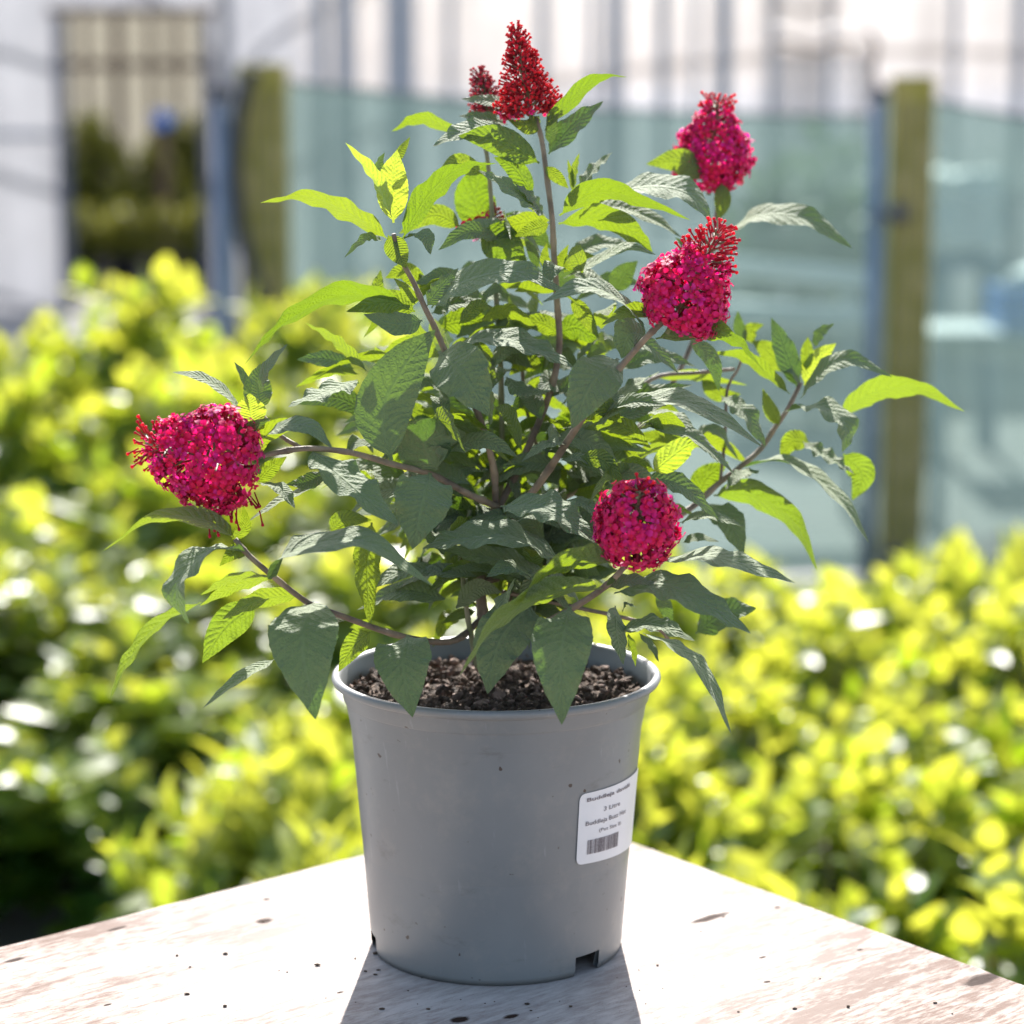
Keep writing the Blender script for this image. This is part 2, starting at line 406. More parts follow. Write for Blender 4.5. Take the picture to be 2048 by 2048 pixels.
mb = MB(); mb.box(((at(60, 0, 18.5).x+at(470, 0, 18.5).x)/2, 18.53, at(0, 130, 18.5).z), (1.6, .04, .07), 0); o = mb.build('inner_rail', M['lintel'], t1, False); o.matrix_parent_inverse = inv1
t2, inv2 = tunnel('polytunnel', split+.02, 6.6, YT-.6, 19, None, 'long white polytunnel wall behind the green netting fence')
# vertical battens of the second tunnel's end wall
for (px, wd, mt) in ((800, .18, 0), (1185, .05, 1), (1230, .10, 0), (1325, .06, 1), (1447, .09, 1), (1545, .06, 0), (1660, .04, 1), (2040, .07, 1), (640, .09, 0), (900, .05, 1), (1085, .06, 0), (1390, .04, 0), (1910, .05, 0), (690, .12, 0)):
    x = at(px, 0, YT-.6).x; mb = MB(); mb.box((x, YT-.64, 1.3), (wd, .02, 2.6), 0)
    o = mb.build('batten', [M.setdefault('batt0', simple('pale_wall_batten', (.42, .41, .42), .6, .1)), M.setdefault('batt1', simple('blue_grey_wall_batten', (.33, .34, .365), .6, .1))][mt], t2, False); o.matrix_parent_inverse = inv2

for (px, py, w_, h_) in ((1625, 90, 175, 10), (1610, 14, 150, 12)):
    q = at(px, py, YT-.7); s_ = ppm(q); mb = MB(); mb.tube([(q.x-w_/2/s_+w_/s_*i/10, q.y, q.z+.02*math.sin(i*.9)) for i in range(11)], h_/2/s_, 8)
    o = mb.build('vent_roll', M['lintel'], t2); o.matrix_parent_inverse = inv2
q = at(1640, 130, YT-.62); mb = MB(); mb.box((q.x, q.y, 1.1), (.62, .015, .9)); o = mb.build('window', film_mat('clear_window_film', (.97, .97, .97), .75), t2, False); o.matrix_parent_inverse = inv2
# ------------------------------------------------------------------ fence of netting
YF = 5.5
def net_mat():
    m, t, out = mat('green_windbreak_net'); N = NT(t)
    ob = N.n('TexCoord').outputs['Object']
    f = N.noise(ob, 1.5, 4, .6); c = N.mix(f, (.090, .140, .132), (.135, .19, .18))
    d = N.n('BsdfPrincipled', {'Base Color': c, 'Roughness': .6}); tr = N.n('BsdfTranslucent', {'Color': c})
    a = N.n('MixShader', {0: .6}); t.links.new(d.outputs[0], a.inputs[1]); t.links.new(tr.outputs[0], a.inputs[2])
    tp = N.n('BsdfTransparent', {'Color': (.37, .47, .45, 1)})
    wv = N.n('MapRange', {0: N.noise(N.n('Mapping', {'Vector': ob, 'Scale': (.6, .6, 5)}).outputs[0], 1, 3), 1: .3, 2: .7, 3: .42, 4: .64}).outputs[0]
    b = N.n('MixShader', {0: wv}); t.links.new(a.outputs[0], b.inputs[1]); t.links.new(tp.outputs[0], b.inputs[2])
    t.links.new(b.outputs[0], out.inputs[0]); return m
M['net'] = net_mat()
def net(pa, pb, ya, yb, label):
    A = at(pa[0], pa[1], ya); B = at(pb[0], pb[1], yb); root = empty('netting_fence', ((A.x+B.x)/2, (ya+yb)/2, 0), label, 'netting', 'green netting panels strung between the posts')
    inv = Matrix.Translation(-root.location); n, mz = 50, 12; V = []; F = []
    for i in range(n+1):
        s = i/n
        for j in range(mz+1):
            r = j/mz; zt = A.z+(B.z-A.z)*s - .025*math.sin(math.pi*s)
            wob = .018*math.sin(9*s*math.pi+3*r)*(1-r*.6) + .010*math.sin(23*s+7*r)
            V.append((A.x+(B.x-A.x)*s, ya+(yb-ya)*s+wob, .01+(zt-.01)*r))
    for i in range(n):
        for j in range(mz): a = i*(mz+1)+j; F.append((a, a+mz+1, a+mz+2, a+1))
    o = mesh_obj('net', V, F, M['net'], root); o.matrix_parent_inverse = inv
    mb = MB(); mb.tube([(A.x+(B.x-A.x)*i/20, ya+(yb-ya)*i/20-.012, A.z+(B.z-A.z)*i/20 - .025*math.sin(math.pi*i/20)) for i in range(21)], .006, 6)
    o = mb.build('top_cord', M['darkframe'], root); o.matrix_parent_inverse = inv
net((560, 162), (1768, 232), YF+.12, YF+.12, 'green windbreak netting panel between the two timber posts, behind the flowering shrub')
net((1772, 178), (2300, 250), YF+.12, YF+.12, 'green windbreak netting panel right of the right timber post')
def post(px0, px1, top, label, lean=0):
    A = at(px0, top, YF); B = at(px1, top, YF); wd = B.x-A.x; root = empty('timber_post', ((A.x+B.x)/2, YF, 0), label, 'post')
    mb = MB(); mb.box((0, 0, A.z/2), (wd, wd, A.z), 0, .006)
    for k in range(5):
        x = (k-2)*wd*.19; mb.box((x, -wd/2-.001, A.z/2-.02), (.004, .004, A.z*.93), 1)
    o = mb.build('shaft', [M['timber'], M['darkframe']], root, False); root.rotation_euler.y = lean
    return root, A.z, wd
post(480, 572, 127, 'greenish timber post at the left end of the netting fence')
post(1786, 1866, 152, 'greenish timber post on the right with a dark fixing halfway up')
def pipe(px, top, wpx, label, top2=None):
    A = at(px, top, YF-.03); r = wpx/2/ppm(A); root = empty('steel_pole', (A.x, YF-.03, 0), label, 'pole')
    mb = MB(); mb.tube([(0, 0, 0), (0, 0, A.z)], r, 20); mb.build('tube', M['galv'], root)
    mb = MB(); mb.tube([(0, 0, A.z+.002), (0, 0, A.z+.04)], r*1.25, 16); mb.build('collar', M['darkframe'], root)
    return root, A, r
pipe(443, 200, 36, 'thin grey steel pole left of the left timber post')
rt, A, r = pipe(1757, 205, 32, 'thin blue-grey steel pole against the right timber post')
mb = MB(); q = at(1787, 424, YF)
mb.box((q.x-A.x, -.055, q.z), (.05, .05, .045), 0, .008); mb.tube([(0, -.02, q.z), (q.x-A.x, -.04, q.z)], .013, 8); mb.build('hinge', M['darkframe'], rt)
mb = MB(); q = at(1780, 1105, YF); mb.box((q.x-A.x, -.055, q.z), (.06, .05, .05), 0, .008); mb.build('hinge', M['darkframe'], rt)
# hook of bent wire above the pole, beside the post
mb = MB(); mb.tube(catmull([at(1757, 195, YF-.03), at(1745, 140, YF-.03), at(1752, 92, YF-.03), at(1738, 60, YF-.03)], 12), .009, 6)
o = mb.build('wire_hook', simple('rusty_wire', (.14, .085, .07), .8), None); tag(o, 'rusty bent wire hook standing out of the top of the right steel pole', 'hook')
# black hose hanging beside the left post
mb = MB(); mb.tube(catmull([at(512, 140, YF-.13), at(486, 190, YF-.13), at(470, 300, YF-.13), at(474, 400, YF-.13), at(492, 500, YF-.13), (at(530, 620, YF-.13))], 24), [.019]*24, 10)
o = mb.build('black_hose', simple('black_rubber', (.018, .02, .024), .5), None); tag(o, 'thick black hose hanging against the left timber post', 'hose')

# things behind the netting
M['white'] = simple('white_plastic', (.75, .75, .74), .5, .06, 6); M['blue'] = simple('blue_plastic', (.03, .13, .42), .4, .1, 6)
def sack(px, py0, py1, wpx, Y, label):
    A = at(px, py0, Y); B = at(px, py1, Y); wd = wpx/ppm(A); h = A.z-B.z
    root = empty('bulk_bag', (A.x, Y, 0), label, 'bag'); bm = bmesh.new(); bmesh.ops.create_cube(bm, size=1)
    bmesh.ops.subdivide_edges(bm, edges=bm.edges[:], cuts=6, use_grid_fill=True)
    for v in bm.verts:
        x, y, z = v.co; bl = 1+.10*math.cos(z*math.pi)
        n_ = noise.noise(Vector((x*3, y*3, z*3)))*.03
        v.co = Vector((x*wd*bl+n_, y*wd*bl+n_, B.z+(z+.5)*h + (n_ if z > .4 else 0)))
    bm.verts.index_update(); V = [v.co.copy() for v in bm.verts]; F = [[v.index for v in f.verts] for f in bm.faces]; bm.free()
    mesh_obj('sack', V, F, M['white'], root)
    return root, wd, h, B.z
rt, wd, h, bz = sack(1935, 345, 505, 125, 8.2, 'square white bulk bag on a stand, seen through the netting right of the right post')
mb = MB()
for sx in (-1, 1):
    for sy in (-1, 1): mb.box((sx*wd*.42, sy*wd*.42, bz/2-.03), (.04, .04, bz-.06))
mb.box((0, 0, bz-.03), (wd*1.1, wd*1.1, .05)); mb.build('stand', M['galv'], rt, False)
# blue crate with a heap of white sheet, on a trestle
M['blue'] = simple('blue_plastic', (.03, .24, .85), .4, .1, 6)
YB = 6.5; A = at(1990, 572, YB); B = at(1990, 652, YB); ch = A.z-B.z; root = empty('blue_crate', (A.x+.18, YB, B.z), 'blue crate heaped with white sheet, behind the netting at the right edge', 'crate')
mb = MB(); w2, d2 = .18, .13
for (cx, cy, sx, sy) in ((0, -d2, 2*w2, .012), (0, d2, 2*w2, .012), (-w2+.006, 0, .012, 2*d2-.014), (w2-.006, 0, .012, 2*d2-.014)): mb.box((cx, cy, ch/2), (sx, sy, ch))
mb.box((0, 0, .006), (2*w2-.03, 2*d2-.02, .010)); mb.box((0, -d2-.009, ch-.012), (2*w2+.02, .012, .02)); mb.box((0, d2+.009, ch-.012), (2*w2+.02, .012, .02)); mb.build('shell', M['blue'], root, False)
mb = MB(); mb.lathe([(0.001, ch-.03), (.115, ch-.02), (.12, ch+.01), (.08, ch+.05), (.03, ch+.065), (0.001, ch+.068)], 24, c=(-.04, 0, 0))
for i, v in enumerate(mb.v): v += Vector((1, .7, .6))*noise.noise(v*11)*.03
mb.build('sheet', M['white'], root)
root = empty('trestle_table', (A.x+.30, YB, 0), 'pale trestle table under the blue crate, behind the netting', 'table')
mb = MB(); mb.box((0, 0, B.z-.016), (1.1, .40, .03), 0, .004); mb.build('tabletop', M['white'], root, False)
for sx in (-.5, .5):
    for sy in (-.15, .15): mb = MB(); mb.tube([(sx, sy, 0), (sx*.95, sy*.7, B.z-.032)], .015, 8); mb.build('leg', M['galv'], root)
# low white pipes running behind the net
for (a, b, Y, r_, lab) in (((1180, 505), (1745, 560), 7.0, .035, 'thick pale pipe rail behind the netting, level with the shrub flowers'),
                      ((1860, 690), (2200, 735), 6.4, .022, 'thin white pipe behind the netting at the right edge'),
                      ((1300, 620), (1740, 640), 6.7, .045, 'pale blue-grey plank behind the netting, below the pale rail')):
    P, Q = at(*a, Y), at(*b, Y); root = empty('pipe_rail', ((P.x+Q.x)/2, Y, 0), lab, 'pipe'); inv = Matrix.Translation(-root.location)
    mb = MB(); mb.tube([P, Q], r_, 14); o = mb.build('pipe', M['white'], root); o.matrix_parent_inverse = inv
    for s in (.08, .92):
        p = P.lerp(Q, s); mb = MB(); mb.tube([(p.x, Y, 0), (p.x, Y, p.z-r_*.9)], .02, 8); o = mb.build('leg', M['galv'], root); o.matrix_parent_inverse = inv

# ------------------------------------------------------------------ nursery shrubs
def shrub_leaf_mat(name, cols, tcols, rough=.3, tf=.5):
    m, t, out = mat(name); N = NT(t)
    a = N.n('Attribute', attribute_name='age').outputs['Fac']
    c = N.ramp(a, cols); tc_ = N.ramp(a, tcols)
    p = N.n('BsdfPrincipled', {'Base Color': c, 'Roughness': rough, 'Specular IOR Level': .5})
    tr = N.n('BsdfTranslucent', {'Color': tc_})
    mx = N.n('MixShader', {0: tf}); t.links.new(p.outputs[0], mx.inputs[1]); t.links.new(tr.outputs[0], mx.inputs[2])
    t.links.new(mx.outputs[0], out.inputs[0]); return m
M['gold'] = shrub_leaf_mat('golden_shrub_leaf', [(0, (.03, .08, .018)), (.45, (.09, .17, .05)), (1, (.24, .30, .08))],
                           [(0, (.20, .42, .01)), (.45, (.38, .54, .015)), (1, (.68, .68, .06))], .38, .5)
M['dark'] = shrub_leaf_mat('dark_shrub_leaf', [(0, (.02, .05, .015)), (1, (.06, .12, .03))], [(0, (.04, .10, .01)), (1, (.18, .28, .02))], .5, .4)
M['olive'] = shrub_leaf_mat('olive_hedge_leaf', [(0, (.08, .10, .025)), (1, (.22, .23, .05))], [(0, (.20, .24, .02)), (1, (.52, .50, .05))], .5, .45)
M['blackpot'] = simple('black_pot_plastic', (.018, .018, .022), .35, .2, 10)
def foliage_mesh(name, seed, nsh, rad, z0, z1, ll, material, per=(6, 10), pw=1.0):
    r = random.Random(seed); V = []; F = []; age = []
    for _ in range(nsh):
        a = r.uniform(0, 2*math.pi); q = math.sqrt(r.random())*rad
        ztop = z0 + (z1-z0)*(1-(q/rad)**2*.45)
        z = ztop - (ztop-z0)*(r.random()**1.6)
        c = Vector((q*math.cos(a), q*math.sin(a), z)); hgt = (z-z0)/(z1-z0)
        ax = Vector((q*math.cos(a)/rad*.7 + r.gauss(0, .22), q*math.sin(a)/rad*.7 + r.gauss(0, .22), 1)).normalized()
        u = ax.orthogonal().normalized(); v = ax.cross(u); n = r.randint(*per)
        for k in range(n):
            lev = k//2; an = (k % 2)*math.pi + lev*1.57 + r.uniform(-.4, .4)
            open_ = .35 + lev*.33 + r.uniform(-.15, .2)
            out = (u*math.cos(an)+v*math.sin(an))
            d = (ax*math.cos(open_)+out*math.sin(open_)).normalized(); L = ll*r.uniform(.6, 1.15)*(.65+.13*min(lev, 3)); W = L*.31
            b = c - ax*lev*ll*.28; lj = r.gauss(.12, .2); side = d.cross(ax).normalized() if d.cross(ax).length > .01 else u
            nn = side.cross(d); base = len(V); drop = r.uniform(.05, .35)
            for i, (s, wf) in enumerate(((0, .15), (.25, .85), (.5, 1.0), (.78, .62), (1, .02))):
                pp = b + d*L*s + nn*(-drop*L*s*s)
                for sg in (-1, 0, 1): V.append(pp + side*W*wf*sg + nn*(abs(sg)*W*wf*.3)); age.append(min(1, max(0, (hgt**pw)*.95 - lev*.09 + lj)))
            for i in range(4):
                for j in range(2): x = base+i*3+j; F.append((x, x+1, x+4, x+3))
    me = bpy.data.meshes.new(name); me.from_pydata([tuple(v) for v in V], [], F); me.materials.append(material)
    me.polygons.foreach_set('use_smooth', [True]*len(F))
    at_ = me.attributes.new('age', 'FLOAT', 'POINT'); at_.data.foreach_set('value', age); me.update()
    return me
def pot_profile(r, h): return [(0, .004), (r*.72, .0), (r*.76, .01), (r*.95, h-.03), (r, h-.028), (r*1.03, h), (r*.96, h), (r*.93, h-.03), (0, h-.035)]
def shrub_proto(name, seed, label, cat, group, rad, z0, z1, ll, material, nsh, potr=.13, poth=.22, pw=1.0):
    root = empty(name, (0, 0, 0), label, cat, group)
    o = bpy.data.objects.new('foliage', foliage_mesh('foliage', seed, nsh, rad, z0, z1, ll, material, pw=pw)); link(o, root)
    mb = MB(); mb.lathe(pot_profile(potr, poth), 28); mb.build('pot', M['blackpot'], root)
    mb = MB(); r = random.Random(seed+5)
    for k in range(7):
        a = r.uniform(0, 6.28); q = rad*.6*r.random(); mb.tube([(0.02*math.cos(a), .02*math.sin(a), poth-.04), (q*.5*math.cos(a), q*.5*math.sin(a), (poth+z0)/2+.08), (q*math.cos(a), q*math.sin(a), z1*.85)], [.006, .005, .003], 6)
    mb.build('stem', M['stem'], root)
    return root
def place_shrubs(spots, kinds, r):
    first = {}
    for (x, y, s, label, group) in spots:
        k = r.randrange(len(kinds))
        if k not in first: o = kinds[k]; first[k] = 1
        else: o = copy_tree(kinds[k])
        o.location = (x, y, 0); o.rotation_euler = (0, 0, r.uniform(0, 6.28)); o.scale = (1, 1, s)
        o['label'] = label; o['group'] = group
# left bed: tall, three rows and more, pots showing at its front left
GL = 'tall golden shrubs in the left bed'; GR = 'low golden shrubs in the right bed'
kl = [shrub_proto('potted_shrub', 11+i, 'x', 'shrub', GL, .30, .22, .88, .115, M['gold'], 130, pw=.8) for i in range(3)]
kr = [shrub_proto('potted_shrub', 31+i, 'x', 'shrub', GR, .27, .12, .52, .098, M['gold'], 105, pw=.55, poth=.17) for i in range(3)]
ORD = ['first', 'second', 'third', 'fourth', 'fifth', 'sixth', 'seventh']
spots = []; r = random.Random(5)
for row, (y, xa, xb, s) in enumerate(((2.4, -1.15, -.10, .56), (2.85, -1.35, -.22, .72), (3.3, -1.5, -.30, .88), (3.8, -1.6, -.40, 1.02), (4.3, -1.75, -.42, 1.14))):
    n = max(2, int((xb-xa)/.36)+1)
    lab = ['golden potted shrub in the front row of the left bed', 'golden potted shrub in the second row of the left bed', 'golden potted shrub in the middle row of the left bed',
           'golden potted shrub in the fourth row of the left bed', 'golden potted shrub in the back row of the left bed'][row]
    for k in range(n):
        spots.append((xa+(xb-xa)*k/(n-1)+r.uniform(-.05, .05), y+r.uniform(-.07, .07), s*r.uniform(.92, 1.04), lab+', '+ORD[k]+' from the left', GL))
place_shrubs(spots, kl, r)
spots = []
for row, (y, xa, xb, s) in enumerate(((1.05, .02, 1.0, .92), (1.45, -.15, 1.1, .95), (1.85, -.25, 1.2, 1.0), (2.3, -.1, 1.35, 1.0), (2.75, .15, 1.5, .98), (3.2, .15, 1.6, 1.06))):
    n = max(2, int((xb-xa)/.33)+1)
    lab = ['low golden shrub in the nearest row of the right bed', 'low golden shrub in the second row of the right bed', 'low golden shrub in the middle row of the right bed',
           'low golden shrub in the fourth row of the right bed', 'low golden shrub in the fifth row of the right bed', 'low golden shrub in the back row of the right bed'][row]
    for k in range(n):
        spots.append((xa+(xb-xa)*k/(n-1)+r.uniform(-.05, .05), y+r.uniform(-.06, .06), s*r.uniform(.92, 1.06), lab+', '+ORD[k]+' from the left', GR))
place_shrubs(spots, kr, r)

# dark plants beyond: behind the net and through the doorway
def bush(px, py_top, Y, rad, ll, material, label, cat='bush', nsh=170, z0=.15, name='bush'):
    A = at(px, py_top, Y); root = empty(name, (A.x, Y, 0), label, cat)
    o = bpy.data.objects.new('foliage', foliage_mesh('foliage', int(px*7+Y), nsh, rad, z0, A.z, ll, material)); link(o, root)
    mb = MB(); rr2 = random.Random(px)
    for k in range(5):
        a = rr2.uniform(0, 6.28); mb.tube([(0, 0, 0), (rad*.3*math.cos(a), rad*.3*math.sin(a), A.z*.5), (rad*.6*math.cos(a), rad*.6*math.sin(a), A.z*.85)], [.02, .014, .006], 6)
    mb.build('stem', M['stem'], root); return root
bush(1640, 255, 9.0, .42, .12, M['dark'], 'dark green bush behind the netting, just left of the right timber post')
bush(185, 225, 17.4,   .32, .13, M['olive'], 'dull green bush seen through the doorway, at its left side')
bush(375, 215, 18.2, .34, .13, M['olive'], 'olive bush seen through the doorway, at its right side')
bush(300, 290, 16.8, .34, .11, M['olive'], 'low pale olive bush in the middle of the doorway view')
# clipped row of plants in crates through the doorway
for i, px in enumerate((165, 245, 325, 395)):
    A = at(px, 405, 15.4); root = empty('potted_hedge_plant', (A.x, 15.4, 0), 'clipped olive-green plant in the row inside the doorway, '+ORD[i]+' from the left', 'plant', 'clipped plants in a row inside the doorway')
    o = bpy.data.objects.new('foliage', foliage_mesh('foliage', px, 130, .15, .24, A.z, .05, M['olive'], pw=.5)); link(o, root)
    mb = MB(); mb.lathe(pot_profile(.12, .24), 20); mb.build('pot', M['blackpot'], root)
A = at(325, 222, 16.3); root = empty('watering_can', (A.x, 16.3, A.z-.12), 'small blue watering can standing on a post inside the doorway', 'watering can')
mb = MB(); mb.lathe([(0, 0), (.085, 0), (.09, .02), (.085, .17), (.07, .19), (0, .19)], 20); mb.build('body', M['blue'], root)
mb = MB(); mb.tube([(.06, 0, .03), (.16, 0, .14), (.2, 0, .2)], [.02, .014, .018], 8); mb.build('spout', M['blue'], root)
mb = MB(); mb.tube(catmull([(-.08, 0, .03), (-.15, 0, .1), (-.12, 0, .2), (0, 0, .23), (.05, 0, .18)], 14), .01, 6); mb.build('handle', M['blue'], root)
root.scale = (.55, .55, .55); mb = MB(); mb.box((A.x, 16.3, (A.z-.121)/2), (.07, .07, A.z-.121), 0, .005); o = mb.build('short_post', M['lintel'], None, False); tag(o, 'short brown post under the blue watering can', 'post')
# ------------------------------------------------------------------ the potted butterfly bush
PX, PY = -.0097, 0.0
plant = empty('potted_butterfly_bush', (PX, PY, TZ), 'compact butterfly bush with magenta flower heads, growing in a grey plastic pot on the bench', 'potted plant')
INV = Matrix.Translation(-plant.location)
def part(o): o.parent = plant; o.matrix_parent_inverse = INV; return o
PZ = .174
# pot
prof = [(.0745, .0015), (.0775, .0), (.0785, .004), (.0790, .012), (.0800, .025), (.0845, .085), (.0888, .140), (.0892, .1452), (.0893, .1458), (.0906, .1464), (.0908, .1468), (.0921, .1575), (.0922, .1580), (.0937, .1588), (.0940, .1593), (.0956, .1672), (.0958, .1678),
        (.0985, .1688), (.1004, .1698), (.1012, .1714), (.1008, .1734), (.0993, .1743), (.0970, .1740), (.0955, .1722), (.0925, .1560), (.0895, .1400), (.080, .030), (.0765, .011), (.0745, .0015)]
n = 144; V = []; F = []
for r_, z in prof:
    for k in range(n): a = 2*math.pi*k/n; V.append((PX+r_*math.sin(a), PY-r_*math.cos(a), TZ+z+.0005))
def notch(k):
    d = (k+.5)*360/n
    return any(abs((d-c+180) % 360-180) < 7.5 for c in (45, -78, 165))
for i in range(len(prof)-1):
    low = i <= 2 or i >= len(prof)-2
    for k in range(n):
        if low and notch(k): continue
        F.append((i*n+k, i*n+(k+1) % n, (i+1)*n+(k+1) % n, (i+1)*n+k))
# floor of the pot and the notch cheeks
b = len(V)
for k in range(n): a = 2*math.pi*k/n; V.append((PX+.0762*math.sin(a), PY-.0762*math.cos(a), TZ+.0118))
V.append((PX, PY, TZ+.0118))
for k in range(n): F.append((b+k, b+(k+1) % n, b+n))
pot = part(mesh_obj('pot', V, F, M['pot'], None))
# sticker wrapped round the pot wall
def potr(z):
    zz = z
    for (r0, z0), (r1, z1) in zip(prof[3:8], prof[4:9]):
        if z0 <= zz <= z1: return r0+(r1-r0)*(zz-z0)/(z1-z0)
    return .0888
def wrap(th, z, off=.0004):
    off += .0006
    r_ = potr(z)+off; return Vector((PX+r_*math.sin(th), PY-r_*math.cos(th), TZ+z))
def zfor(px, py, th):
    Yg = PY-.086*math.cos(th); return at(px, py, Yg).z-TZ
ta, tb = R(34.5), R(86)
za0, za1 = zfor(1141, 1732, ta), zfor(1146, 1588, ta)
zb0, zb1 = zfor(1262, 1683, tb), zfor(1282, 1530, tb)
def S(u, v, off=.0004):
    th = ta+(tb-ta)*u; z = (za0+(zb0-za0)*u)*(1-v)+(za1+(zb1-za1)*u)*v
    return wrap(th, z, off)
V = []; F = []; nu, nv = 30, 14
def rc(u, v):                                  # rounded corners
    W_, H_ = 1.0, .56; r_ = .05
    x, y = u*W_, v*H_; cx = min(max(x, r_), W_-r_); cy = min(max(y, r_), H_-r_)
    if (x-cx) and (y-cy):
        d = math.hypot(x-cx, y-cy)
        if d > r_: x, y = cx+(x-cx)*r_/d, cy+(y-cy)*r_/d
    return x/W_, y/H_
us = [0, .012, .025]+[.05+.9*i/24 for i in range(25)]+[.975, .988, 1]; vs2 = [0, .02, .045]+[.09+.82*i/10 for i in range(11)]+[.955, .98, 1]
for u in us:
    for v in vs2: V.append(S(*rc(u, v)))
m_ = len(vs2)
for i in range(len(us)-1):
    for j in range(m_-1): a = i*m_+j; F.append((a, a+m_, a+m_+1, a+1))
stick = mesh_obj('label_sticker', V, F, M['label'], None); stick.parent = pot
# printing
mb = MB()
def text_on(body, u0, u1, v0, v1, bold=False):
    cu = bpy.data.curves.new('t', 'FONT'); cu.body = body; cu.resolution_u = 3; cu.offset = .018 if bold else .006
    to = bpy.data.objects.new('t', cu); link(to); dg = bpy.context.evaluated_depsgraph_get(); me = bpy.data.meshes.new_from_object(to.evaluated_get(dg))
    bm = bmesh.new(); bm.from_mesh(me); bmesh.ops.triangulate(bm, faces=bm.faces[:])
    for _ in range(1):
        long_ = [e for e in bm.edges if e.calc_length() > .25]
        if long_: bmesh.ops.subdivide_edges(bm, edges=long_, cuts=1); bmesh.ops.triangulate(bm, faces=bm.faces[:])
    xs = [v.co.x for v in bm.verts]; ys = [v.co.y for v in bm.verts]; bm.verts.index_update()
    V = [S(u0+(u1-u0)*(v.co.x-min(xs))/(max(xs)-min(xs)), v0+(v1-v0)*(v.co.y-min(ys))/(max(ys)-min(ys)), .0007) for v in bm.verts]
    mb.add(V, [[v.index for v in f.verts] for f in bm.faces]); bm.free(); bpy.data.objects.remove(to); bpy.data.curves.remove(cu); bpy.data.meshes.remove(me)
text_on('Buddleja davidii', .07, .64, .86, .93, True)
text_on('3 Litre', .26, .48, .69, .75)
text_on('Buddleja Buzz Hot', .07, .60, .52, .60)
text_on('(Pot Size 3)', .22, .52, .40, .46)
rb = random.Random(2); u = .10
while u < .50:
    wd = rb.choice((.004, .007, .011)); V = [S(u, .13, .0007), S(u+wd, .13, .0007), S(u+wd, .33, .0007), S(u, .33, .0007)]; mb.add(V, [(0, 1, 2, 3)]); u += wd+rb.choice((.003, .004, .007))
pr = mb.build('printing', M['ink'], None, False); pr.parent = stick

# soil with bark chips
ns, nr = 90, 26; V = [(PX, PY, TZ+.1605)]; F = []; 
for j in range(1, nr+1):
    for k in range(ns):
        a = 2*math.pi*k/ns; q = .0918*j/nr; p = Vector((PX+q*math.cos(a), PY+q*math.sin(a), 0))
        z = TZ+.1605 + noise.noise(p*55)*.004 + noise.noise(p*170)*.0035 + noise.noise(p*400)*.0015
        if j == nr: z -= .002
        V.append((p.x, p.y, z))
for k in range(ns): F.append((0, 1+k, 1+(k+1) % ns))
for j in range(nr-1):
    for k in range(ns): a = 1+j*ns+k; c = 1+j*ns+(k+1) % ns; F.append((a, a+ns, c+ns, c))
mi = [0]*len(F); mbs = MB(); mbs.add(V, F, 0); rs = random.Random(9)
for k in range(900):
    a = rs.uniform(0, 6.28); q = .0895*math.sqrt(rs.random()); s = .0012+.004*rs.random()**2.2; c = Vector((PX+q*math.cos(a), PY+q*math.sin(a), TZ+.1625+rs.uniform(0, .002)))
    bm = bmesh.new(); bmesh.ops.create_icosphere(bm, subdivisions=1, radius=1)
    rot = Matrix.Rotation(rs.uniform(0, 6.28), 3, Vector((rs.uniform(-1, 1), rs.uniform(-1, 1), rs.uniform(-1, 1))).normalized()); sx = (s, s*rs.uniform(.35, .8), s*rs.uniform(.25, .6))
    for v in bm.verts: v.co = rot @ Vector([v.co[i]*sx[i]*rs.uniform(.7, 1.25) for i in range(3)]) + c
    bm.verts.index_update(); mbs.add([v.co for v in bm.verts], [[v.index for v in f.verts] for f in bm.faces], 1 if rs.random() < .30 else 0); bm.free()
part(mbs.build('soil', [M['soil'], M['chip']], None, False))

# ---- stems; pixel traces of the photograph put at their own distance
ORI = {'A': (450, 0), 'B': (1050, 0), 'C': (200, 600), 'D': (700, 500), 'E': (1250, 600), 'F': (200, 900), 'G': (850, 900), 'W': (0, 0)}
def pxy(crop, x, y):
    if crop == 'W': return x, y
    o = ORI[crop]; return o[0]+x*.36232, o[1]+y*.36232
def stem(pts, ra, rb_, material='stem', nodes=5):
    P = catmull([at(x, y, Y/100) for x, y, Y in pts], 40); rads = []
    for i in range(40):
        s = i/39; r_ = ra+(rb_-ra)*s; f = (s*nodes) % 1.0; r_ *= 1+.28*math.exp(-((f-.5)/.05)**2); rads.append(r_*.7)
    mb = MB(); mb.tube(P, rads, 10); return part(mb.build('stem', M[material], None))
stem([(978, 1345, 0), (968, 1250, 0), (960, 1160, 0), (972, 1090, 0), (992, 1010, 0)], .0055, .0040)
stem([(1000, 1340, 1), (1012, 1240, 1.5), (1030, 1130, 2), (1050, 1040, 2.5)], .0030, .0022)
stem([(955, 1335, -1), (935, 1230, -1), (925, 1120, -.5), (940, 1020, 0)], .0026, .0018, 'greenstem')
stem([(1025, 1330, 2), (1065, 1230, 3), (1100, 1150, 4), (1150, 1070, 5)], .0024, .0016)
stem([(997, 1015, 0), (939, 989, -1.5), (863, 949, -3), (780, 927, -5), (700, 905, -6.5), (610, 897, -8.5), (520, 912, -9)], .0030, .0022)
stem([(965, 1235, 0), (905, 1282, -2), (805, 1273, -5), (678, 1230, -8), (620, 1208, -9), (548, 1154, -10.5), (497, 1110, -11), (470, 1078, -11)], .0029, .0021)
stem([(992, 1015, .5), (986, 931, 0), (955, 825, -1), (905, 735, -2), (870, 656, -2.5), (852, 620, -3), (827, 565, -3), (803, 520, -3.5), (787, 468, -4)], .0032, .0019)
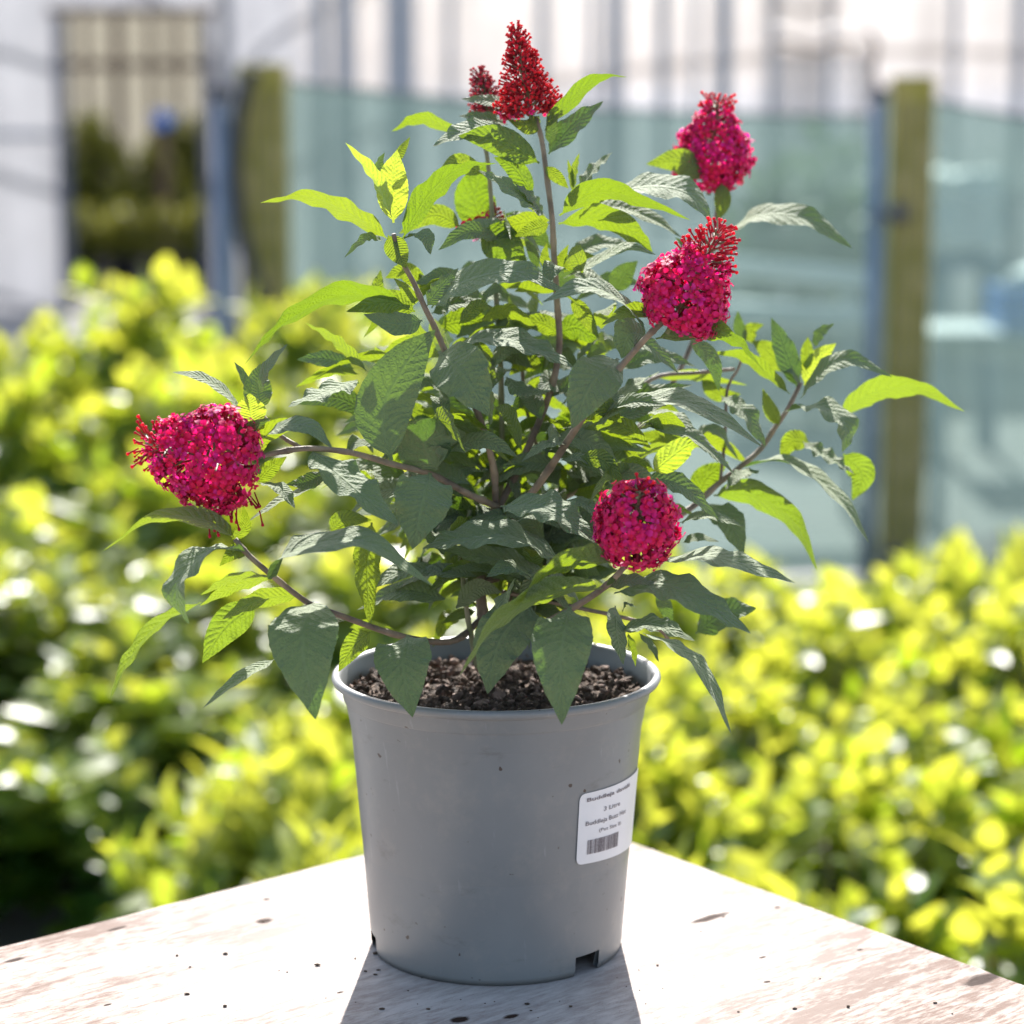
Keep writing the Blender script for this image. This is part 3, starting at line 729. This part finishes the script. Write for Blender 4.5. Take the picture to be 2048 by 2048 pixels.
stem([(995, 1020, 1), (1040, 930, 2), (1095, 800, 3), (1118, 700, 3), (1114, 600, 3), (1108, 507, 3), (1104, 435, 3), (1092, 340, 3.5), (1084, 283, 4), (1072, 235, 4)], .0034, .0021, nodes=6)
stem([(972, 1095, 0), (1055, 996, -1), (1091, 949, -2), (1146, 866, -4), (1195, 790, -5.5), (1243, 732, -6.5), (1294, 674, -7.5), (1330, 640, -8)], .0035, .0024)
stem([(962, 1165, 0), (1120, 1120, 2), (1250, 1085, 4), (1370, 1024, 6), (1438, 966, 7), (1482, 933, 7.5), (1522, 897, 8), (1551, 854, 8), (1576, 817, 8), (1602, 765, 8)], .0034, .0019, nodes=6)
stem([(972, 1092, 0), (1090, 1000, 6), (1200, 930, 9), (1330, 790, 12), (1400, 640, 14), (1428, 480, 15), (1436, 385, 15)], .0030, .0020)
stem([(975, 1085, 0), (1075, 1010, 3), (1140, 990, 5), (1218, 927, 6), (1240, 848, 7), (1300, 760, 8), (1400, 745, 9), (1470, 738, 9)], .0026, .0016)
stem([(1000, 1000, 3), (1004, 931, 4), (1003, 812, 4.5), (1000, 700, 5), (990, 560, 6), (985, 440, 6.5), (975, 320, 7), (960, 235, 8)], .0028, .0018, 'greenstem')
stem([(980, 1060, 0), (1090, 960, 4), (1084, 924, 5), (1055, 826, 5.5), (1040, 700, 6)], .0022, .0014)
stem([(968, 1245, 0), (1010, 1275, -3), (1100, 1240, -7), (1187, 1190, -10), (1234, 1150, -12), (1262, 1115, -12.5)], .0030, .0024)
stem([(962, 1175, 0), (1130, 1210, -2), (1300, 1250, -2.5), (1345, 1290, -2)], .0020, .0014)
stem([(1440, 968, 7), (1450, 870, 8.5), (1453, 790, 9), (1462, 760, 9), (1476, 738, 9), (1490, 700, 9)], .0016, .0012)
stem([(600, 895, -8), (560, 870, -7.5), (525, 830, -7)], .0020, .0015)

# ---- leaves
class Leaves: pass
def leaf_geo(pts3, wpx, mode, fold, wav, ratio=None, serr=.012, seed=0, nst=30, capc=1.0):
    rr = random.Random(seed); P = catmull(pts3, nst)
    L = sum((P[i+1]-P[i]).length for i in range(nst-1)); mid = P[nst//2]; Vd = (mid-CAM).normalized()
    T = (P[-1]-P[0]).normalized(); sc_ = ppm(mid); wapp = wpx/sc_
    wr = max(wapp, L*(ratio if ratio else rr.uniform(.29, .37)))
    cphi = max(.12, min(capc, wapp/wr)); wr = max(wr, wapp/capc) if capc < 1 else wr
    if capc < .7: wr = min(wr, .46*L); cphi = min(cphi, capc)
    sphi = math.sqrt(1-cphi*cphi)
    U = Vd.cross(T)
    if U.length < 1e-3: U = Vector((1, 0, 0))
    U.normalize()
    if U.z < 0: U = -U
    Pp = (T.cross(Vd)).normalized()
    Vp = (Vd - T*Vd.dot(T)).normalized()
    N0 = (-Vp if mode == 'u' else Vp)*cphi + U*sphi; N0 = (N0 - T*N0.dot(T)).normalized()
    W0 = N0.cross(T).normalized()
    hw = wr/2; wav *= min(1, wapp/wr*1.3); V = []; F = []; UV = []; cols = 11
    k1, k2, ph = rr.uniform(5, 9), rr.uniform(10, 15), rr.uniform(0, 6.28)
    tw = rr.uniform(-.3, .3)
    for i in range(nst):
        u = i/(nst-1); Tt = (P[min(i+1, nst-1)]-P[max(i-1, 0)]).normalized()
        W = (W0 - Tt*W0.dot(Tt)).normalized(); Nn = Tt.cross(W).normalized()
        a = tw*(u-.5); W, Nn = W*math.cos(a)+Nn*math.sin(a), Nn*math.cos(a)-W*math.sin(a)
        if u < .05: f = .07
        else:
            q = (u-.05)/.95; f = max(0.0, math.sin(math.pi*q**.70))**.82*(1-.12*q); f = max(f, .07 if q < .3 else .012)
            if q > .8: f *= 1-.25*((q-.8)/.2)*(1-(q-.8)/.2)*2
        sv = 1 + (serr if i % 2 else -serr)*(1 if u > .1 else 0)
        for j in range(cols):
            v = (j/(cols-1))*2-1; av = abs(v)
            edge_ = (sv if av > .95 else 1)
            fo = fold*(1-.35*av); und = wav*hw*av*av*math.sin(k1*u*math.pi+ph+(1.3 if v > 0 else 0)) + .35*wav*hw*av**3*math.sin(k2*u*math.pi+ph*2+v)
            q3 = P[i] + W*(v*hw*f*edge_*math.cos(fo)) + Nn*(av*hw*f*math.sin(fo) - .18*hw*f*av**3*math.sin(fo) + und*min(1, f*1.5))
            V.append(q3); UV.append((u, (v+1)/2))
    for i in range(nst-1):
        for j in range(cols-1): a = i*cols+j; F.append((a, a+1, a+cols+1, a+cols))
    return V, F, UV
def leaf_mesh(name, geos, material):
    V = []; F = []; UV = []
    for v, f, uvs in geos:
        b = len(V); V += v; F += [tuple(i+b for i in q) for q in f]; UV += uvs
    o = mesh_obj(name, V, F, material); lay = o.data.uv_layers.new(name='UVMap')
    idx = np.empty(len(o.data.loops), int); o.data.loops.foreach_get('vertex_index', idx)
    lay.data.foreach_set('uv', np.array(UV)[idx].ravel()); return part(o)
DATA = '''
A d -4 100 900,1320 700,1190 450,1090 195,1120|-2
A y -4 185 930,1230 925,1000 950,828|0
A y -5 75 920,1200 820,980 665,788|0
A u -3 60 900,1150 845,950 880,840|1
A y -2 55 940,900 975,830 1022,755|1
A d -4 120 980,1320 1120,1080 1300,930 1500,900|-2
A d 4 110 1420,960 1280,900 1165,1000|1
A u -5 120 985,1320 1090,1290 1135,1405|-2
A u -4 50 870,1330 780,1310 658,1422|0
A d -4 130 900,1300 955,1390 1000,1480|0
A u 3 115 1520,685 1330,720 1148,808|-2
A d 7 75 1320,760 1090,660 920,725|0
A d 2 170 1735,900 1500,770 1290,750|-1
A d 2 115 1700,1080 1600,930 1485,868|0
A u 2 110 1770,1190 1600,1060 1400,940|-2
A d 8 230 1455,1280 1375,1080 1460,880|0
A d 7 120 1300,1250 1150,1185 960,1290|0
A d 3 220 1410,1280 1540,1350 1665,1445|0
A d -3 140 1050,1720 900,1665 670,1720|-1
A d -3 105 1020,1690 650,1640 330,1790 110,2010|-3
A d 1 85 850,1700 840,1600 860,1490|1
A d -4 60 1050,1680 1000,1600 932,1535|-1
A u -4 130 1090,1770 940,1790 765,1735|-1
A u -3 95 1115,1690 1190,1590 1290,1480|0
A u -3 160 1140,1700 1290,1570 1600,1500 1890,1620|-2
A d 2 90 1790,1235 1700,1265 1600,1305|0
A d 4 90 1735,640 1680,700 1560,660|-1
A u 6 70 1600,600 1470,560 1305,545|0
A u 6 60 1560,690 1430,650 1290,640|0
A d 4 80 1540,1950 1600,1780 1560,1610|1
A d -1 85 1290,1790 1400,1690 1480,1700|1
B d 3 80 110,720 230,580 400,430 562,425|-3
B u 4 120 130,850 270,690 432,558|1
B u 4 70 140,800 150,700 160,560|0
B u 5 115 300,1050 370,940 482,840|1
B y 3 40 270,1050 280,930 300,845|0
B y 3 34 262,1060 250,960 235,880|0
B d 2 120 190,1190 400,1060 630,1110 912,1215|-2
B u 5 150 400,1090 680,1030 900,1070 1030,1230|-2
B d 3 140 185,1235 420,1200 600,1290 705,1392|0
B d 4 110 140,1215 -20,1230 -230,1290|0
B u 6 90 230,1230 500,1150 700,1210 865,1312|0
B u 4 60 215,1535 400,1440 560,1365 722,1405|-1
B y 3 80 215,1505 280,1420 385,1412|0
B u 8 130 240,1440 400,1350 620,1360|0
B u 9 130 490,1610 540,1520 622,1440|0
B d 13 150 985,985 860,890 670,905|-1
B d 13 95 1085,1010 1090,1120 1068,1215|0
B u 14 125 1105,1290 1300,1190 1560,1210 1805,1370|-3
B u 4 60 70,1480 40,1390 -5,1300|0
B y 3 60 165,1500 200,1430 240,1350|0
B d 3 60 150,1500 110,1430 120,1340|0
B u 8 45 850,1400 880,1360 830,1310|0
B d 3 70 110,920 180,980 240,1040|0
B y 2 60 85,1180 10,1100 -10,1020|0
B u 2 70 100,1190 40,1100 -60,1010|-1
D u -8 95 1640,460 1500,290 1300,210 1060,290|-3
D d -8 85 1690,360 1540,335 1390,412|-2
D u -6 200 1640,480 1540,470 1500,600|0
E d -8 110 170,215 440,160 620,230 775,405|-3
C u -7 60 790,640 700,520 560,430 400,398|-2
C u -7 60 880,520 920,380 1035,242|-1
C u -7 46 835,530 790,420 742,342|0
C u -4 160 885,600 870,480 885,350|2
C y -8 180 840,700 830,600 825,515|0
C u -4 240 1420,440 1250,510 1040,590|-4
C u 2 100 1400,380 1250,330 1085,328|0
C d 1 60 1430,410 1280,395 1080,480|0
C d 0 60 1470,392 1300,230 1130,125|0
C u -7 320 1608,885 1560,620 1690,350 1850,165|3
C u -8 270 1165,830 1370,1010 1645,1245|-4
C d -8 110 850,880 900,750 1050,690 1160,700|-1
C u -9 105 900,760 1000,700 1150,700 1282,818|-3
C u -9 95 860,820 810,720 945,650|-1
C u -7 90 1250,955 1140,1010 1030,1018|-1
C u -9 100 880,1010 990,1040 1075,1150|-2
C d -8 95 870,1010 940,930 1030,865|0
C d -11 90 740,1310 560,1215 300,1210 18,1385|-2
C u -7 40 1240,1010 1000,1110 820,1222|0
C d -9 70 730,1320 800,1250 790,1130|0
C d -1 110 1270,1280 1350,1210 1500,1215|0
D u -6 330 445,1230 395,1400 345,1650|-3
D u -4 300 478,1215 420,1060 640,1010|0
D u -3 320 490,560 630,690 765,915|-4
D u 2 130 860,700 960,790 1115,780|-2
D u -6 280 1480,600 1330,740 1225,985|-3
D u 0 210 1390,910 1540,770 1710,670|2
D u 2 110 1350,880 1600,800 1890,745|0
E u -3 115 -160,640 100,560 400,590 765,815|-4
E u -1 80 -160,690 0,640 210,585|0
E u 5 250 530,530 660,620 775,815|-2
E u 3 95 355,212 480,330 520,505|0
E d 6 80 910,520 760,390 640,310 465,292|0
E u 8 130 950,480 880,280 808,98|1
E y 8 125 990,470 1060,330 1165,238|0
E u 9 60 1045,260 1080,180 1155,130|0
E y 8 75 1000,390 1005,280 1010,205|0
E d 11 125 870,400 800,290 700,225|0
E d 12 80 700,240 690,165 765,135|0
E u 12 70 665,230 630,150 622,58|0
E u 7 110 970,545 1080,400 1240,330 1475,425|-2
E d 9 130 1190,650 1360,520 1600,490 1875,615|-2
E u 6 180 860,620 1070,590 1210,690 1200,840|-3
E d 8 120 1020,790 920,780 860,890|0
E u 7 130 980,780 1120,870 1265,960|-2
E d 9 150 1205,850 1310,960 1255,1105|0
E u 7 70 630,930 850,890 1050,990 1220,1150 1345,1340|-3
E u 6 105 740,940 640,970 555,1045|-2
E d 8 150 400,1095 450,980 570,895|0
E d 7 140 490,1080 700,1080 930,1230 1060,1495|-3
E u 6 165 440,1120 570,1210 655,1415|-2
E u 0 60 300,1230 450,1190 655,1250|-2
E u -8 95 90,1480 400,1410 650,1460 938,1562|-4
E u -10 165 -60,1620 200,1570 450,1680 695,1842|-4
E u 2 170 390,1840 550,1730 725,1700|0
E u -1 110 -40,1830 180,1790 385,1882|-1
E u 0 80 180,1610 225,1700 262,1810|0
E d 8 95 345,780 500,790 690,905|0
E u 7 60 370,760 500,720 630,890|0
E d 7 80 850,690 800,600 760,490|0
E u 8 75 975,490 920,400 865,395|0
E d 10 60 160,430 350,420 480,440 675,470|0
E d 10 90 420,440 520,520 640,520|0
E d 9 110 320,690 180,600 60,640|0
E d 9 110 330,730 200,760 60,740|0
E u 0 60 320,1340 400,1310 520,1335|0
F u -11 200 825,565 600,560 430,750 492,960|-3
F d -11 90 815,570 745,560 660,640|0
F u -11 150 975,700 1040,570 1450,510 1832,748|-3
F d -11 60 945,700 750,710 555,800|0
F d -8 70 945,705 740,760 550,860|0
F d -9 105 1100,800 870,830 675,935|-1
F d -6 190 860,850 690,980 565,1175|0
F u -10 390 1170,835 1120,1060 1190,1485|-5
F u -8 62 965,1155 780,1260 568,1425|-3
F d -10 70 560,840 320,970 150,1180 55,1375|-3
F d -4 150 1500,400 1475,660 1492,975|-2
F u 2 50 1930,640 1860,760 1812,885|0
F u 2 26 1890,600 1790,720 1703,855|0
F d -6 130 1490,1005 1400,1080 1315,1225|0
F u -9 320 1700,1020 1670,1180 1725,1475|-3
F d 3 60 1380,980 1500,970 1640,1000|0
G u -5 300 590,840 410,1050 345,1345|-4
G u -12 340 800,865 750,1110 755,1515|-3
G d -12 105 980,765 700,790 400,960 192,1245|-4
G d -12 95 1030,620 850,600 640,690 502,895|-3
G u -8 100 1050,860 1060,1030 1095,1185|-2
G d -6 40 1120,1010 1150,1100 1162,1195|0
G u -6 85 1200,1010 1370,1080 1540,1230 1692,1570|-4
G u -8 40 1180,1010 1250,1080 1290,1170|-1
G u -8 110 1060,1000 1250,960 1460,1050|-2
G u -7 110 620,730 480,650 340,700|-2
G u -11 100 1010,760 1130,720 1290,740|0
G u -4 90 1090,900 1110,850 1170,870|0
D u -6 190 1190,1730 900,1590 620,1600 400,1650|-2
D u -4 130 1100,1810 800,1710 450,1640|-2
D u -7 175 830,1415 1100,1430 1370,1625|-4
D u -5 80 1180,1385 1290,1400 1390,1500|-2
D u 2 135 960,1215 820,1200 680,1310|0
D u 3 105 1345,1285 1220,1240 1090,1250|0
D u 4 150 1290,1300 1180,1320 1110,1390|0
D u -3 50 1215,1065 1080,1080 945,1170|-2
D u 0 110 560,530 820,490 1050,560 1240,655|-2
D d 4 110 1165,470 1050,400 890,410|0
D d 5 150 1160,450 1260,430 1370,520|0
D u 4 80 1250,615 1300,550 1372,490|0
D d 3 90 1220,260 1300,370 1375,490|0
D d 4 90 600,605 700,540 805,600|0
D u 3 85 450,350 600,295 805,320|0
D d 5 150 500,420 650,390 820,430|0
D u 5 90 800,420 870,400 960,480|0
D d 5 110 1060,640 960,620 880,690|0
D u 6 60 1520,1230 1490,1180 1460,1200|0
D d 6 120 1340,1000 1420,1100 1470,1150|0
D d 7 130 1700,980 1800,1040 1850,1100|0
D d 6 120 1320,990 1400,960 1500,980|0
D d 5 160 830,1180 900,1090 1000,1040|0
D d 6 150 700,1290 760,1180 820,1100|0
D d 5 130 1290,1010 1200,960 1060,1000|0
G u 4 110 160,400 330,380 480,440|0
G u 3 90 320,560 430,520 560,560|0
G d 5 130 620,640 690,560 800,520|0
G u 2 110 700,640 620,590 500,600|0
G d -1 60 280,890 180,910 90,960|0
G d -12 30 1000,750 1040,710 1060,680|0
G y -12 150 1260,120 1330,60 1440,-20 1500,-20|-1
'''
ents = []
for ln in DATA.strip().split('\n'):
    head, dt = ln.split('|'); tk = head.split(); crop, mode, Y, wd = tk[0], tk[1], float(tk[2]), float(tk[3])
    pts = [pxy(crop, *map(float, t.split(','))) for t in tk[4:]]; dt = float(dt)
    ents.append((mode, Y, wd*(1 if crop == 'W' else .36232), pts, dt))
def elen(e): return sum(math.dist(e[3][i], e[3][i+1]) for i in range(len(e[3])-1))
order = sorted(range(len(ents)), key=lambda i: -elen(ents[i])*(e_w := max(ents[i][2], 12)))
big = set(order[:97]); stuffg = []; stuffm = []
for i, (mode, Y, wd, pts, dt) in enumerate(ents):
    rl = random.Random(i*13+1); n_ = len(pts)
    P3 = [at(x, y, (Y+dt*k/(n_-1))/100) for k, (x, y) in enumerate(pts)]
    hang = pts[-1][1]-pts[0][1] > abs(pts[-1][0]-pts[0][0])*1.2
    if hang and mode == 'u' and dt <= -2:
        px_ = catmull([Vector((x, y, 0)) for x, y in pts], 7)
        P3 = [at(q.x, q.y, (Y + 1.5 + (dt-2.5)*(k/6)**.5)/100) for k, q in enumerate(px_)]
    vert = abs(pts[-1][1]-pts[0][1]) > abs(pts[-1][0]-pts[0][0])*1.2
    cap = 1.0 if (mode != 'u' or vert) else rl.choice((.38, .45, .52, .6, .8))
    fold = rl.uniform(.12, .32) if not hang else rl.uniform(.04, .14)
    if mode == 'y': fold = rl.uniform(.3, .5)
    g_ = leaf_geo(P3, wd*1.05, 'd' if mode == 'y' else mode, fold, rl.uniform(.06, .17), seed=i, capc=cap)
    if i in big:
        o = leaf_mesh('leaf', [g_], M['young'] if mode == 'y' else M['thin'] if mode == 'd' else M['leaf'])
    else: stuffg.append(g_); stuffm += [0 if mode == 'u' else 1]*len(g_[1])
# small inner leaves, nobody could count them
rf = random.Random(77)
for k in range(400):
    a = rf.uniform(0, 6.28); q = math.sqrt(rf.random())
    if k >= 320:
        sx = 850 if k % 2 else 1190; x = sx+q*150*math.cos(a); y = 900+q*110*math.sin(a)
    elif k % 4 == 1: x = 985+q*130*math.cos(a); y = 1140+q*110*math.sin(a)
    elif k % 3: x = 1015+q*250*math.cos(a); y = 800+q*330*math.sin(a)
    else: x = 1040+q*270*math.cos(a); y = 1040+q*150*math.sin(a)
    Y = rf.uniform(.01, .13) if (k % 4 != 1 and k < 320) else rf.uniform(-.04, .06); A_ = at(x, y, Y); an = rf.uniform(0, 6.28); L = rf.uniform(.025, .062)
    d = Vector((math.cos(an), math.sin(an)*.8, rf.uniform(-.5, .6))).normalized(); side = d.cross(Vector((0, 0, 1))).normalized()
    P3 = [A_, A_+d*L*.5+Vector((0, 0, .006)), A_+d*L+Vector((0, 0, -.004))]
    md = rf.choice('uud'); g_ = leaf_geo(P3, rf.uniform(16, 48), md, rf.uniform(.1, .4), .12, seed=k+500, nst=16); stuffg.append(g_); stuffm += [0 if md == 'u' else 1]*len(g_[1])
o = leaf_mesh('small_leaves', stuffg, [M['leaf'], M['thin']]); o.data.polygons.foreach_set('material_index', stuffm); tag(o, kind='stuff')

# ---- flower heads
def floret(size, tube_len, rr, col, col2, open_=1.0):
    """a little tube and four round petals round an orange throat; local +Z outward"""
    V = []; F = []; C = []
    nr = 6
    for (z, r_, c) in ((-tube_len, size*.13, (.30, .03, .05)), (-.0005, size*.20, (.45, .01, .06)), (0, size*.24, col)):
        for k in range(nr): a = 2*math.pi*k/nr; V.append((r_*math.cos(a), r_*math.sin(a), z)); C.append(c)
    for i in range(2):
        for k in range(nr): F.append((i*nr+k, i*nr+(k+1) % nr, (i+1)*nr+(k+1) % nr, (i+1)*nr+k))
    b = len(V); V.append((0, 0, -.0006)); C.append((.85, .16, .01))
    for k in range(nr): F.append((2*nr+k, 2*nr+(k+1) % nr, b))
    for p in range(4):
        a = p*math.pi/2+rr.uniform(-.12, .12); lift = rr.uniform(-.45, .25)+(1-open_)*1.1; b = len(V)
        for (s, wf) in ((.18, .30), (.52, .95), (.80, 1.05), (1.0, .6)):
            x = size*s*math.cos(lift); z = size*s*math.sin(lift) - size*.15*s*s
            for sg in (-1, 0, 1):
                y = sg*size*.35*wf; V.append((x*math.cos(a)-y*math.sin(a), x*math.sin(a)+y*math.cos(a), z+abs(sg)*size*.08*(rr.uniform(-1, 2)))); C.append(tuple(c*(.72 if s < .3 else 1) for c in (col if s < .7 else col2)))
        for i in range(3):
            for j in range(2): q = b+i*3+j; F.append((q, q+1, q+4, q+3))
    return V, F, C
def bud(L, r_, col, tip):
    V = []; F = []; C = []; n_ = 6; prof_ = ((0, .45), (.5*L, .5), (.78*L, .62), (.88*L, 1.1), (.96*L, 1.05), (L, .45))
    for z, k_ in prof_:
        for k in range(n_): a = 2*math.pi*k/n_; V.append((r_*k_*math.cos(a), r_*k_*math.sin(a), z)); C.append(tip if z > .8*L else col)
    for i in range(len(prof_)-1):
        for k in range(n_): F.append((i*n_+k, i*n_+(k+1) % n_, (i+1)*n_+(k+1) % n_, (i+1)*n_+k))
    F.append(tuple((len(prof_)-1)*n_+k for k in range(n_))); return V, F, C
def colmesh(name, V, F, C):
    me = bpy.data.meshes.new(name); me.from_pydata([tuple(v) for v in V], [], F); me.materials.append(M['flower'])
    ca = me.color_attributes.new('col', 'FLOAT_COLOR', 'POINT'); ca.data.foreach_set('color', np.array([(*c, 1) for c in C], 'f').ravel()); me.polygons.foreach_set('use_smooth', [True]*len(F)); me.update()
    return bpy.data.objects.new(name, me)
PINKS = [((.80, .004, .13), (.88, .015, .19)), ((.76, .004, .18), (.86, .02, .27)), ((.84, .005, .09), (.90, .015, .13)), ((.80, .004, .15), (.88, .02, .23)), ((.68, .005, .22), (.82, .03, .34))]
def flower_head(base, tip, profile, n_fl, bud_from, seed, size=.0046, label=None, nbud=160, budc=((.50, .003, .035), (.72, .010, .05)), extra=(), budlen=.0075):
    rr = random.Random(seed); B = Vector(base); T_ = Vector(tip); ax = (T_-B); L = ax.length; ax.normalize(); u = ax.orthogonal().normalized(); v = ax.cross(u)
    def prof_(t):
        for (t0, r0), (t1, r1) in zip(profile, profile[1:]):
            if t0 <= t <= t1: s = (t-t0)/(t1-t0); s = s*s*(3-2*s) if False else s; return r0+(r1-r0)*s
        return profile[-1][1]
    lump = [(rr.uniform(0, 6.28), rr.uniform(0, 1), rr.uniform(.08, .16)) for _ in range(9)]
    V = []; F = []; C = []; bV = []; bF = []; bC = []
    def place(geo, pos, dirv, V, F, C):
        z = dirv.normalized(); x = z.orthogonal().normalized(); an = rr.uniform(0, 6.28); x = (Matrix.Rotation(an, 3, z) @ x); y = z.cross(x); b = len(V)
        V += [pos+x*p[0]+y*p[1]+z*p[2] for p in geo[0]]; F += [tuple(i+b for i in q) for q in geo[1]]; C += geo[2]
    tot = n_fl; k = 0; ga = 2.39996
    def pick(lo, hi):
        while True:
            t = rr.uniform(lo, hi)
            if rr.random() < prof_(t)/max(r for _, r in profile) + .05: return t
    for k in range(n_fl):
        t = pick(0, min(1, bud_from+.06)); a = k*ga+rr.uniform(-.3, .3)
        rad = prof_(t)*(rr.uniform(.72, 1.0)); rad *= .93; rad *= 1+sum(h*math.exp(-(((a-la+math.pi) % 6.283-math.pi)**2*2+((t-lt)*6)**2)) for la, lt, h in lump)*1.3
        rdir = u*math.cos(a)+v*math.sin(a); e = .01; slope = (prof_(min(1, t+e))-prof_(max(0, t-e)))/(2*e*L)
        dirv = (rdir - ax*max(-2.2, min(1.8, slope)) + Vector((rr.gauss(0, .25), rr.gauss(0, .25), rr.gauss(0, .25)))).normalized()
        c = PINKS[rr.choices(range(5), (5, 3, 4, 5, 1.6))[0]]; sz = size*rr.uniform(.75, 1.15)*(1 if t < bud_from-.1 else .75)
        place(floret(sz, .009, rr, c[0], c[1], 1.0 if t < bud_from-.1 else rr.uniform(.2, .8)), B+ax*L*t+rdir*rad, dirv, V, F, C)
    for k in range(nbud):
        t = pick(max(0, bud_from-.04), 1.0); a = k*ga; rad = prof_(t)*rr.uniform(.25, .75); rdir = u*math.cos(a)+v*math.sin(a)
        dirv = (rdir*(1-.55*max(0, (t-bud_from))) + ax*(.45+.9*max(0, t-.6)) + Vector((rr.gauss(0, .15), rr.gauss(0, .15), rr.gauss(0, .15))))
        q = rr.uniform(.8, 1.25); place(bud(budlen*q, .00085*q, budc[0], tuple(min(1, c*rr.uniform(.8, 1.5)) for c in budc[1])), B+ax*L*t+rdir*rad, dirv, bV, bF, bC)
    for (pos, dirv, nn, spread) in extra:
        for k in range(nn):
            d = Vector(dirv)+Vector((rr.gauss(0, spread), rr.gauss(0, spread), rr.gauss(0, spread)))
            place(bud(.011*rr.uniform(.8, 1.2), .0009, (.34, .004, .03), (.5, .01, .06)), Vector(pos)+Vector((rr.gauss(0, .004), rr.gauss(0, .004), rr.gauss(0, .003))), d, bV, bF, bC)
    # green-red core of the panicle with short side branches
    mb = MB(); mb.tube([B-ax*.004, B+ax*L*.5, B+ax*L*.96], [.0015, .0015, .0008], 8)
    for k in range(26):
        t = .04+.9*k/26; a = k*ga; rdir = u*math.cos(a)+v*math.sin(a); p = B+ax*L*t; mb.tube([p, p+rdir*prof_(t)*.55+ax*.004], [.001, .0007], 5)
    root = mb.build('flower_head', M['greenstem'], None); part(root)
    if label: root['label'] = label
    if V:
        o = colmesh('floret_cluster', V, F, C); link(o, root)
    if bV:
        o = colmesh('bud_tuft', bV, bF, bC); link(o, root)
    return root
cm = .01
flower_head(at(508, 940, -.095), at(282, 884, -.115), [(0, .020), (.12, .030), (.32, .0345), (.52, .031), (.70, .024), (.85, .017), (1, .011)], 430, .84, 1, label='large magenta flower head on the far left with dark red buds at its tip', nbud=60,
            extra=((at(437, 1010, -.10), (0, 0, -1), 14, .3), (at(490, 990, -.10), (.5, 0, -1), 8, .25)))
flower_head(at(1340, 655, -.085), at(1442, 455, -.085), [(0, .020), (.12, .027), (.32, .0285), (.5, .024), (.68, .0165), (.85, .012), (1, .006)], 380, .68, 2, label='cone-shaped magenta flower head with a tuft of red buds, right of centre', nbud=150)
flower_head(at(1418, 378, .15), at(1436, 200, .15), [(0, .018), (.12, .025), (.35, .029), (.6, .024), (.8, .015), (1, .006)], 340, .9, 3, label='blurred magenta flower head at the top right, furthest back', nbud=40)
flower_head(at(1264, 1098, -.11), at(1280, 978, -.145), [(0, .016), (.10, .022), (.35, .026), (.6, .0245), (.85, .016), (1, .002)], 350, 1.0, 4, label='round magenta flower head low in front, above the pot rim', nbud=8)
RB = ((.42, .003, .02), (.78, .016, .035))
flower_head(at(1062, 232, .04), at(1031, 58, .04), [(0, .021), (.12, .024), (.3, .0185), (.5, .0125), (.75, .007), (1, .003)], 10, .02, 5, label='tall dark red cone of unopened buds at the very top', nbud=900, budc=RB, budlen=.0052)
flower_head(at(985, 235, .09), at(957, 145, .09), [(0, .015), (.25, .012), (.6, .0075), (1, .003)], 0, 0, 6, label='small dull red bud cone behind the top cone', nbud=330, budc=((.30, .03, .05), (.62, .05, .08)), budlen=.005)
flower_head(at(910, 480, .07), at(985, 435, .08), [(0, .004), (.5, .008), (1, .004)], 9, 1.0, 8, label='few spent red florets hidden behind the upper leaves', nbud=26, budc=((.20, .03, .02), (.3, .03, .03)))
bpy.context.view_layer.update()
